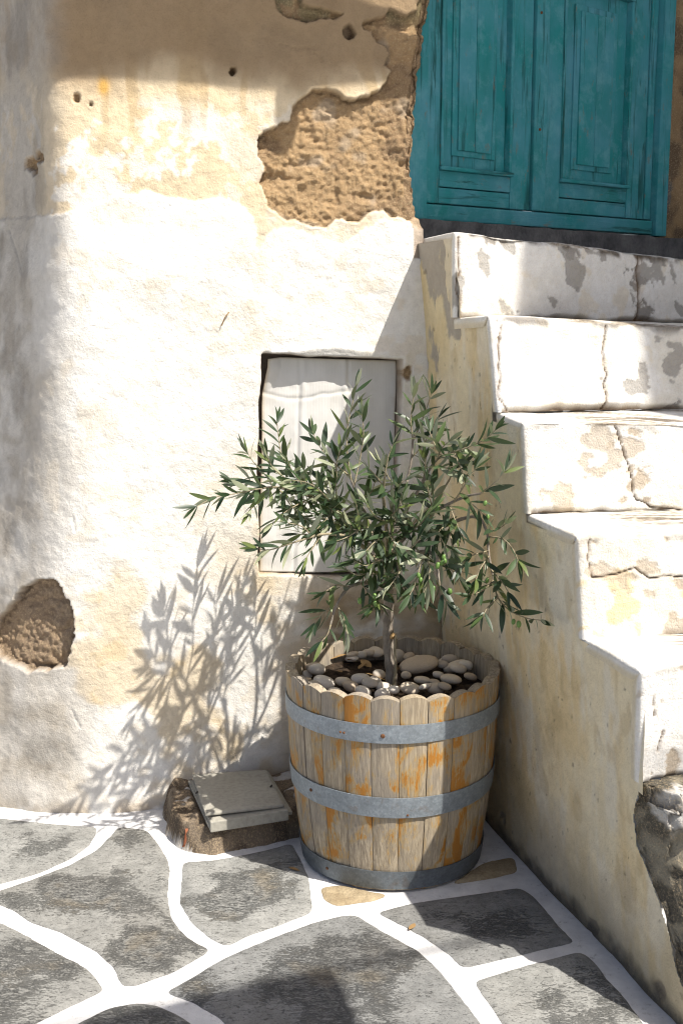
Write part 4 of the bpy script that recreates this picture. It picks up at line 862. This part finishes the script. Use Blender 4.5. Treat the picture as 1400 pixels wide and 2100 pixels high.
TW = [  # leafy twigs: points, leaf length factor
 [(640, 1020, 3.07), (580, 1000, 2.97), (530, 1003, 2.89), (480, 1013, 2.84), (440, 1020, 2.82), (402, 1040, 2.80)],
 [(520, 1003, 3.10), (495, 1000, 3.11), (478, 990, 3.12)],
 [(640, 1020, 3.07), (612, 985, 2.92), (590, 950, 2.86)], [(700, 1060, 3.06), (660, 1010, 2.92), (630, 990, 2.86), (600, 985, 2.83)],
 [(610, 1012, 3.09), (600, 975, 3.12), (578, 935, 3.14), (571, 895, 3.16), (568, 868, 3.17)],
 [(560, 1000, 3.10), (545, 975, 3.11), (522, 950, 3.12), (508, 930, 3.13)],
 [(600, 1005, 3.09), (590, 985, 3.08), (560, 960, 3.06), (548, 935, 3.05)],
 [(720, 985, 3.08), (712, 930, 3.09), (712, 880, 3.11), (722, 830, 3.13), (729, 795, 3.14)],
 [(725, 1000, 3.08), (738, 940, 3.10), (745, 890, 3.10), (742, 850, 3.10)],
 [(715, 975, 3.08), (680, 945, 3.10), (655, 915, 3.13), (640, 885, 3.15)],
 [(846, 900, 3.12), (842, 865, 3.12), (845, 830, 3.12), (850, 800, 3.12)],
 [(846, 905, 3.12), (862, 870, 3.13), (875, 835, 3.14), (884, 808, 3.14)],
 [(842, 940, 3.12), (865, 915, 3.12), (885, 880, 3.11), (898, 858, 3.10)],
 [(905, 935, 2.95), (935, 925, 2.90), (965, 915, 2.87), (995, 900, 2.84), (1015, 882, 2.82)],
 [(895, 945, 2.96), (905, 920, 2.93), (920, 905, 2.91)],
 [(930, 925, 2.91), (940, 950, 2.87), (950, 975, 2.84)],
 [(985, 1012, 2.78), (1000, 1000, 2.76), (1020, 985, 2.75), (1035, 965, 2.74)],
 [(950, 1020, 2.82), (975, 1040, 2.78), (990, 1055, 2.76)],
 [(930, 1030, 2.84), (955, 990, 2.8), (975, 960, 2.79)],
 [(1012, 1190, 2.85), (1020, 1225, 2.81), (1045, 1252, 2.77), (1080, 1268, 2.72), (1108, 1272, 2.68)],
 [(998, 1100, 2.90), (1030, 1105, 2.84), (1050, 1125, 2.78), (1062, 1150, 2.74)],
 [(1002, 1140, 2.88), (985, 1165, 2.82), (975, 1190, 2.79)],
 [(997, 1092, 2.90), (1020, 1085, 2.85), (1035, 1075, 2.82)],
 [(1008, 1170, 2.86), (1030, 1195, 2.79), (1042, 1215, 2.76)],
 [(900, 1190, 2.81), (905, 1215, 2.80), (915, 1235, 2.79)],
 [(893, 1150, 2.83), (920, 1165, 2.81), (940, 1185, 2.80)],
 [(872, 1130, 2.86), (860, 1165, 2.82), (850, 1200, 2.80), (840, 1220, 2.79)],
 [(678, 1280, 2.84), (672, 1300, 2.83), (660, 1315, 2.82)], [(690, 1240, 2.86), (665, 1255, 2.84), (645, 1280, 2.83)], [(690, 1240, 2.86), (705, 1270, 2.84), (712, 1300, 2.83)],
 [(715, 1205, 2.90), (690, 1200, 2.87), (665, 1215, 2.85)], [(750, 1195, 2.95), (745, 1165, 2.9), (735, 1135, 2.87)], [(740, 1197, 2.93), (760, 1220, 2.89), (775, 1235, 2.87)],
 [(610, 1110, 2.83), (580, 1120, 2.82), (550, 1128, 2.82), (528, 1125, 2.82)], [(640, 1100, 2.85), (620, 1080, 2.83), (590, 1072, 2.82)], [(660, 1096, 2.86), (640, 1125, 2.84), (625, 1150, 2.83)],
 [(660, 1040, 3.22), (630, 1030, 3.23), (600, 1040, 3.24)], [(690, 1050, 3.2), (680, 1010, 3.22), (670, 970, 3.22)],
 [(920, 985, 3.10), (935, 955, 3.07), (945, 930, 3.05)], [(890, 1030, 3.14), (880, 985, 3.15), (872, 950, 3.15)],
 [(790, 970, 2.86), (795, 940, 2.86), (805, 912, 2.86)], [(788, 1000, 2.88), (770, 975, 2.86), (755, 960, 2.85)], [(786, 1015, 2.88), (810, 1000, 2.85), (830, 985, 2.84)],
 [(700, 1060, 3.06), (690, 1020, 2.98), (688, 985, 2.94)], [(720, 1080, 3.05), (690, 1075, 2.92), (660, 1060, 2.88)], [(740, 1095, 2.97), (735, 1060, 2.9), (728, 1025, 2.87)], [(670, 1040, 3.07), (650, 1060, 3.0), (620, 1065, 2.96)],
 [(790, 1060, 2.93), (810, 1050, 2.85), (825, 1025, 2.82)], [(790, 1070, 2.93), (770, 1060, 2.85), (752, 1035, 2.82)], [(792, 1090, 2.95), (800, 1100, 2.84), (812, 1120, 2.80)], [(790, 1100, 2.96), (770, 1110, 2.84), (750, 1130, 2.81)],
 [(840, 1090, 2.98), (835, 1060, 2.88), (838, 1030, 2.85)], [(870, 1065, 2.96), (880, 1090, 2.87), (885, 1120, 2.84)], [(890, 1050, 2.95), (880, 1020, 2.88), (875, 990, 2.86)], [(920, 1035, 2.94), (930, 1060, 2.88), (940, 1085, 2.85)],
 [(830, 1150, 2.93), (815, 1180, 2.85), (800, 1200, 2.82)], [(850, 1120, 3.0), (870, 1150, 2.95), (880, 1180, 2.92)], [(920, 1075, 2.98), (925, 1110, 2.93), (930, 1140, 2.9)],
 [(828, 1010, 3.10), (800, 985, 3.12), (785, 955, 3.13)],
 [(795, 1185, 3.0), (760, 1175, 2.88), (735, 1180, 2.83), (712, 1170, 2.81)], [(797, 1195, 3.0), (830, 1205, 2.88), (850, 1225, 2.84)], [(795, 1205, 3.0), (785, 1220, 2.9), (765, 1245, 2.87)], [(700, 1060, 3.06), (720, 1080, 2.88), (700, 1120, 2.83)],
 [(640, 1020, 3.08), (640, 990, 3.0), (620, 960, 2.96)], [(660, 1035, 3.07), (680, 1050, 2.92), (650, 1085, 2.86)],
 [(1020, 1225, 2.81), (1000, 1245, 2.78), (990, 1262, 2.76)], [(1012, 1190, 2.85), (990, 1210, 2.80), (965, 1222, 2.77)], [(1001, 1130, 2.88), (965, 1140, 2.84), (945, 1160, 2.81)],
 [(690, 985, 3.08), (690, 950, 3.05), (700, 915, 3.04)],
 [(845, 1090, 2.97), (850, 1085, 2.86), (872, 1062, 2.82), (885, 1040, 2.81)], [(793, 1130, 3.0), (820, 1135, 2.86), (845, 1122, 2.82), (862, 1100, 2.8)], [(760, 1085, 3.04), (740, 1085, 2.88), (715, 1100, 2.83), (690, 1110, 2.81)],
 [(795, 1150, 3.0), (775, 1150, 2.86), (750, 1160, 2.82), (725, 1150, 2.8)], [(872, 1130, 2.86), (880, 1165, 2.82), (878, 1195, 2.8), (868, 1215, 2.79)], [(840, 1090, 2.98), (815, 1075, 2.9), (800, 1040, 2.86), (812, 1010, 2.85)],
 [(738, 1030, 3.08), (760, 1010, 2.98), (770, 985, 2.95)], [(640, 1020, 3.08), (610, 1035, 3.0), (585, 1050, 2.97), (560, 1072, 2.95)], [(905, 935, 2.95), (890, 910, 2.95), (880, 885, 2.96)], [(885, 955, 2.98), (915, 960, 2.9), (945, 950, 2.87)], [(920, 1075, 2.96), (900, 1090, 2.86), (910, 1115, 2.83), (925, 1130, 2.82)],
 [(700, 1060, 3.06), (665, 1075, 2.95), (640, 1095, 2.9), (610, 1095, 2.88)], [(560, 1000, 3.10), (530, 1020, 3.06), (515, 1045, 3.04)], [(540, 1000, 3.10), (510, 985, 3.14), (480, 985, 3.16)], [(860, 1000, 3.07), (870, 970, 3.02), (872, 940, 3.0)], [(700, 1060, 3.06), (670, 1010, 3.1), (655, 985, 3.12)], [(570, 1000, 3.10), (600, 1040, 3.02), (625, 1060, 2.98)]]
def leaf_mesh(seed):
    rs2 = np.random.RandomState(seed); n = 7; V = []; bend = rs2.uniform(-.16, .34); fold = rs2.uniform(.06, .16); tw = rs2.uniform(-.25, .25)
    for i in range(n+1):
        t = i/n; wd_ = .106*math.sin(math.pi*min(t*.97+.03, 1))**.8*(1-.18*t); zz_ = -bend*t*t; a = tw*t
        for s_ in (-1, 0, 1): V.append((t, s_*wd_*math.cos(a), zz_+abs(s_)*fold*wd_*1.2+s_*wd_*math.sin(a)))
    Fq = []
    for i in range(n):
        for k in (0, 1): a = i*3+k; Fq.append((a, a+3, a+4, a+1))
    V = np.array(V); Fq = np.array(Fq)
    return V, Fq
LV = [leaf_mesh(s_) for s_ in range(9)]; LM = []
for V, Fq in LV:
    me = mesh_np('leaf', V, Fq, np.zeros((len(V), 3))); me.materials.append(M['leaf']); LM.append(me)
leaves = []; rnd = random.Random(5)
def add_leaf(p, dirv, L, tip=False):
    dirv = dirv/np.linalg.norm(dirv); up = np.array([rnd.gauss(.2, .6), rnd.gauss(-.3, .65), rnd.gauss(.6, .6)])
    side = np.cross(up, dirv); side /= np.linalg.norm(side)+1e-9; nn_ = np.cross(dirv, side)
    Mx = Matrix(((dirv[0]*L, side[0]*L, nn_[0]*L, p[0]), (dirv[1]*L, side[1]*L, nn_[1]*L, p[1]), (dirv[2]*L, side[2]*L, nn_[2]*L, p[2]), (0, 0, 0, 1)))
    leaves.append((Mx, rnd.randrange(9), L*abs(nn_[1]*.9-nn_[2]*.3)*(1/(p[1]))*(1 if p[1] < 3.1 else .6)))
for ti, tw in enumerate(TW):
    o, P_ = stick('twig', path(tw), .0023, .0010, M['twig'], tree, 5, 5)
    ln = np.concatenate([[0], np.cumsum(np.linalg.norm(np.diff(P_, axis=0), axis=1))]); pos = .012; rot = rnd.uniform(0, 3)
    while pos < ln[-1]:
        k = min(np.searchsorted(ln, pos), len(P_)-1); k = max(k, 1); f_ = (pos-ln[k-1])/(ln[k]-ln[k-1]); p = P_[k-1]*(1-f_)+P_[k]*f_
        t = P_[k]-P_[k-1]; t /= np.linalg.norm(t); a = np.cross(t, (.2, 1, .3)); a /= np.linalg.norm(a); b = np.cross(t, a)
        sp = R(rnd.uniform(38, 68))*(1-.35*pos/ln[-1])
        for sg_ in (0, math.pi):
            if rnd.random() < .17: continue
            th = rot+sg_+rnd.uniform(-.3, .3); pv = math.cos(th)*a+math.sin(th)*b
            dv = t*math.cos(sp)+pv*math.sin(sp)+np.array([0, 0, -.10])
            L = rnd.uniform(.040, .082)*(1-.25*max(0, pos/ln[-1]-.6)); q = p+dv*L
            wy = 3.5+(q[0]-.336)*.2-.03
            if q[1] > wy or (q-WQ)@FN < .02: continue
            add_leaf(p, dv, L)
        rot += math.pi/2+rnd.uniform(-.25, .25); pos += rnd.uniform(.013, .023)
    for _ in range(3): add_leaf(P_[-1], t+np.array([rnd.gauss(0, .22), rnd.gauss(0, .22), rnd.gauss(0, .22)]), rnd.uniform(.038, .058))
print('leaves', len(leaves))
order = sorted(range(len(leaves)), key=lambda i: -leaves[i][2])
inv = Matrix.Translation(Vector(TB)).inverted()
for i in order[:300]:
    o = bpy.data.objects.new('leaf', LM[leaves[i][1]]); COL.objects.link(o); o.parent = tree; o.matrix_basis = inv @ leaves[i][0]
Vs = []; Fs = []; Cs = []; base_ = 0
for i in order[300:]:
    V, Fq = LV[leaves[i][1]]; Mx = np.array(leaves[i][0]); Vs.append(V@Mx[:3, :3].T+Mx[:3, 3]); Fs.append(Fq+base_); base_ += len(V); Cs.append(np.full((len(V), 3), rnd.random()))
if Vs: tag(link('foliage', mesh_np('foliage', np.vstack(Vs), np.vstack(Fs), np.vstack(Cs)), M['leaf'], tree), kind='stuff')
# olives
bm = bmesh.new(); bmesh.ops.create_uvsphere(bm, u_segments=10, v_segments=8, radius=1.0)
for f in bm.faces: f.smooth = True
om = bpy.data.meshes.new('olive'); bm.to_mesh(om); bm.free(); om.materials.append(M['olive'])
for q in [(906, 1154, 2.80), (909, 1143, 2.80), (897, 1160, 2.80), (912, 1150, 2.79), (922, 1212, 2.79), (846, 1022, 2.88), (897, 1045, 2.87), (994, 1032, 2.77), (999, 1060, 2.75), (737, 1232, 2.87), (768, 1223, 2.87), (770, 1238, 2.86), (888, 1208, 2.80), (862, 1190, 2.80), (858, 1180, 2.80), (1045, 1248, 2.77), (1052, 1275, 2.75), (1063, 1280, 2.73), (998, 1190, 2.82)]:
    p = at_y(*q); o = bpy.data.objects.new('olive', om); COL.objects.link(o); o.parent = tree
    r_ = rnd.uniform(.0046, .0062); o.matrix_basis = inv @ (Matrix.Translation(Vector(p)) @ Matrix.Rotation(rnd.uniform(-.4, .4), 4, 'Y') @ Matrix.Diagonal((r_, r_, r_*1.45, 1)))

# ------------------------------------------------------------------ meter box on its mortar mound
def mound():
    gx_, gy_ = np.meshgrid(np.linspace(-.56, -.06, 110), np.linspace(2.93, 3.46, 110))
    pl = np.array([on_z(*q)[:2] for q in [(336, 1668), (345, 1712), (380, 1748), (440, 1752), (520, 1738), (622, 1715)]]+[[-.02, 3.48], [-.50, 3.48]])
    s = poly_sdf(gx_, gy_, pl)+(fbm(gx_*14, gy_*14, 801, 3)-.5)*.03
    z = .080*sstep(.006, -.022, s)+(fbm(gx_*9, gy_*9, 802, 4)-.5)*.035*sstep(.0, -.03, s)+(fbm(gx_*45, gy_*45, 803, 3)-.5)*.014*sstep(.01, -.01, s)-.012*sstep(-.005, .02, s)
    lp = np.array([on_z(*q, .1)[:2] for q in [(388, 1590), (549, 1570), (604, 1672), (430, 1690)]])
    ins = poly_sdf(gx_, gy_, lp); z = np.where(ins < .012, np.minimum(z, .070+np.clip(ins, 0, .01)), z)
    c_ = mix(np.broadcast_to(np.array([.23, .18, .13]), gx_.shape+(3,)), np.array([.10, .075, .055]), sstep(.45, .62, fbm(gx_*22+z*18, gy_*22-z*25, 804, 4))*.8)
    c_ = mix(c_, np.array([.46, .38, .29]), sstep(.5, .62, fbm(gx_*30+z*20, gy_*30-z*30, 805, 4))*sstep(-.33, -.48, gx_)*.8)
    c_ = mix(c_, np.array([.70, .69, .68]), sstep(.56, .60, fbm(gx_*13+3+z*9, gy_*13-z*9, 806, 4)-.09+.20*sstep(.022, .0, z)+.19*sstep(-.20, -.10, gx_)*sstep(3.1, 3.3, gy_)))
    return mesh_np('mortar_mound', np.stack([gx_, gy_, z], -1), grid_faces(*gx_.shape), np.concatenate([c_, np.full(gx_.shape+(1,), .9)], -1))
mm = link('mortar_mound', mound(), M['plaster']); tag(mm, 'rough brown mortar mound holding the meter box at the wall foot', 'mortar')
meter = empty('meter_box', tuple(on_z(490, 1630, .07)), 'beige plastic meter box with loose lid set in mortar beside the barrel', 'meter box')
def quad_box(name, px, z, h, parent, inset=0.0, tilt=(0, 0, 0, 0), bev=.003):
    p = [on_z(*q, z) for q in px]; c0 = np.mean(p, 0); p = [c0+(a-c0)*(1-inset)+np.array([0, 0, t]) for a, t in zip(p, tilt)]
    return link(name, bm_mesh(name, lambda bm: prism(bm, [Vector(a-np.array([0, 0, h])) for a in p], [Vector(a) for a in p]), bevel=bev), M['lid'], parent)
QB = [(385, 1600), (549, 1577), (600, 1664), (427, 1691)]; QL = [(394, 1586), (546, 1575), (583, 1648), (421, 1671)]
quad_box('frame_flange', QB, .086, .010, meter, 0, (0, 0, 0, 0)); quad_box('frame_body', QB, .096, .03, meter, .07)
lid = quad_box('lid', QL, .108, .009, meter, .0, (-.002, -.004, -.003, .004), .004)
lc = np.mean([on_z(*q, .109) for q in QL], 0)
for px_ in [(556, 1612), (404, 1625)]:
    p = on_z(*px_, .1075); link('hinge_slot', bm_mesh('hinge_slot', lambda bm: bmesh.ops.create_cube(bm, size=1.0, matrix=Matrix.Translation(Vector(p)) @ Matrix.Rotation(R(-14), 4, 'Z') @ Matrix.Diagonal((.004, .013, .003, 1)))), M['cable'], lid)
p = on_z(384, 1712, .03)
def brick_fn(bm):
    bmesh.ops.create_cube(bm, size=1.0, matrix=Matrix.Translation(Vector(p)) @ Matrix.Rotation(R(20), 4, 'Z') @ Matrix.Rotation(R(15), 4, 'Y') @ Matrix.Diagonal((.026, .05, .05, 1)))
    bmesh.ops.subdivide_edges(bm, edges=list(bm.edges), cuts=3)
    for v in bm.verts: v.co += Vector((random.uniform(-1, 1), random.uniform(-1, 1), random.uniform(-1, 1)))*.004
tag(link('brick_fragment', bm_mesh('brick_fragment', brick_fn, True), M['brick']), 'red brick fragment stuck in the mortar at the front left of the meter box', 'brick')

# ------------------------------------------------------------------ small litter
def dry_leaf(px, z, L, az, label, nrm_=None, mat='dry'):
    p = on_z(*px, z) if nrm_ is None else px
    o = bpy.data.objects.new('fallen_leaf', mesh_np('fallen_leaf', LV[2][0]*np.array([1, 1.5, 1.2]), LV[2][1])); o.data.materials.append(M[mat]); COL.objects.link(o)
    o.location = p; o.scale = (L, L, L); o.rotation_euler = (.15, 0, az); return tag(o, label, 'leaf')
dry_leaf((838, 1906), .006, .040, R(60), 'dry beige leaf lying on the white joint in front of the barrel', mat='dry'); dry_leaf((592, 1778), .009, .035, R(-30), 'small brown leaf on the shaded slab left of the barrel')
dry_leaf((615, 1845), .004, .02, R(100), 'tiny dry leaf on the joint below the left side of the barrel')
for i, (cx0, cy0, L, az) in enumerate([(360, 425, .055, .4), (520, 480, .05, 1.2), (560, 505, .06, -.4), (590, 470, .055, 2.2), (345, 415, .05, 2.6), (480, 455, .045, 3.5), (300, 432, .05, .9), (420, 500, .045, 1.9), (455, 430, .04, -1.0), (690, 480, .04, .2), (760, 480, .045, 2.9)]):
    pz = on_z(cx0/2.8+550, cy0/2.8+1200, .482)
    o = dry_leaf(pz, 0, L, az, ['large curled tan leaf on the soil near the left rim', 'dark brown leaf lying flat on soil left of the trunk', 'long reddish leaf on soil just left of the trunk', 'dead leaf on the soil behind the round grey stone', 'crumpled tan leaf lying under a larger curled leaf', 'small dead leaf on the dark soil left of the trunk', 'dead leaf wedged among pebbles at the far left of the barrel', 'brown leaf on soil behind the pinkish white stone', 'curled dead leaf on soil toward the back left of the barrel', 'dead leaf touching the trunk foot on its left side', 'dead leaf on soil just right of the trunk foot'][i], 1)
    o.rotation_euler = (random.uniform(-.5, .5), random.uniform(-.4, .1), az); o.scale = (L, L*1.3, L*2)
def wallpt(x, y, off): return on_plane(x, y, WQ+WN*off, WN)
V, Fq = tube_np(catmull([wallpt(455, 668, .004), wallpt(461, 652, .009), wallpt(470, 640, .006)]), [.0016]*13, 6)
tag(link('dry_stalk', mesh_np('dry_stalk', V, Fq), M['dry']), 'tiny dry stalk stuck to the white wall left of the window', 'twig')

# ------------------------------------------------------------------ surroundings beyond the frame (they cast the shadows seen in the photo)
LT = np.array(LIGHT)
def back_to(p, off): return p-LT*(off/np.dot(LT, -WN))               # point that shades wall point p from 'off' metres in front of the wall
OFF = .50
lo = [back_to(on_plane(*q, WQ, WN), OFF) for q in [(-500, 205), (105, 158), (300, 152), (440, 167), (590, 190)]]
eave = empty('balcony', tuple(lo[2]), 'dark wooden balcony floor with a beam projecting from the house above the view', 'balcony')
def eave_fn(bm):
    bk_ = [np.array(p)-WN*(OFF+.02) for p in lo]; h_ = np.array([0, 0, .14])
    prism(bm, [Vector(p) for p in lo]+[Vector(p) for p in bk_[::-1]], [Vector(p+h_) for p in lo]+[Vector(p+h_) for p in bk_[::-1]])
link('slab', bm_mesh('slab', eave_fn), M['darkwood'], eave)
def beam_fn(bm):
    a0, a1 = back_to(on_plane(592, 190, WQ, WN), OFF), back_to(on_plane(900, 158, WQ, WN), OFF); b0, b1 = back_to(on_plane(592, 30, WQ, WN), OFF), back_to(on_plane(900, 100, WQ, WN), OFF)
    t_ = -WN*.04; prism(bm, [Vector(a0), Vector(a1), Vector(b1), Vector(b0)], [Vector(p+t_) for p in (a0, a1, b1, b0)])
link('beam', bm_mesh('beam', beam_fn), M['darkwood'], eave)
def lobe_fn(bm):
    pts = [(566, 186), (563, 215), (564, 245), (570, 272), (580, 290), (592, 294), (604, 285), (610, 262), (610, 235), (609, 205), (608, 186)]
    a = [back_to(on_plane(*q, WQ, WN), OFF-.01) for q in pts]; prism(bm, [Vector(p) for p in a], [Vector(p-WN*.03) for p in a])
link('bracket', bm_mesh('bracket', lobe_fn), M['darkwood'], eave)
def rod_fn(bm):
    a = [back_to(on_plane(*q, WQ, WN), OFF-.01) for q in [(697, 40), (735, -60), (752, -60), (708, 40)]]; prism(bm, [Vector(p) for p in a], [Vector(p-WN*.02) for p in a])
link('strut', bm_mesh('strut', rod_fn), M['darkwood'], eave)
# neighbouring house to the right: its corner shades the right half of the stairs and the door
edge = np.array([.475, 3.30])+2.7*np.array([math.sin(SUN_AZ), -math.cos(SUN_AZ)])
nb = empty('neighbour_house', (edge[0]+2, edge[1]+2, 0), 'tall whitewashed neighbouring house to the right of the stairs', 'house')
def box_fn(a, b):
    def fn(bm): bmesh.ops.create_cube(bm, size=1.0, matrix=Matrix.Translation(Vector([(p+q)/2 for p, q in zip(a, b)])) @ Matrix.Diagonal([q-p for p, q in zip(a, b)]+[1]))
    return fn
link('wall', bm_mesh('wall', box_fn((edge[0], edge[1], -.02), (edge[0]+4, edge[1]+4.5, 9.0)), bevel=.03), M['house'], nb)
link('roof_parapet', bm_mesh('roof_parapet', box_fn((edge[0]+.1, edge[1]+.1, 9.001), (edge[0]+3.9, edge[1]+4.4, 9.35)), bevel=.03), M['house'], nb)
# unseen board on a post, added to throw a shadow corner on the ground
G0, G1, G2 = on_z(690, 2002), on_z(425, 2062), on_z(742, 2110); HZ = 2.5
sh = -LT*(HZ/-LT[2]); e1 = (G1-G0)/np.linalg.norm(G1-G0); e2 = (G2-G0)/np.linalg.norm(G2-G0); c0 = G0+sh
blocker = empty('shadow_board', tuple(c0), 'unseen flat wooden board on a post, added beside the viewer to cast a shadow', 'shadow_board')
def blocker_fn(bm):
    q = [c0, c0+e1*.62, c0+e1*.62+e2*.6, c0+e2*.6]; prism(bm, [Vector(p) for p in q], [Vector(p+np.array([0, 0, .05])) for p in q])
link('shadow_panel', bm_mesh('shadow_panel', blocker_fn, bevel=.01), M['darkwood'], blocker)
def post_fn(bm):
    q = c0+e1*.3+e2*.5; bmesh.ops.create_cube(bm, size=1.0, matrix=Matrix.Translation(Vector((q[0], q[1], HZ/2-.002))) @ Matrix.Diagonal((.06, .06, HZ, 1)))
link('post', bm_mesh('post', post_fn), M['darkwood'], blocker)
ca0, ca1 = on_z(705, 1985), on_z(880, 1950); dd_ = (ca1-ca0)/np.linalg.norm(ca1-ca0); off_ = -LT*(4.2/-LT[2])
V, Fq = tube_np([ca0+off_-dd_*4.0, ca0+off_+dd_*.0, ca0+off_+dd_*2.6], [.011]*3, 6)
tag(link('overhead_cable', mesh_np('overhead_cable', V, Fq), M['cable']), 'black overhead cable strung across the courtyard', 'cable')
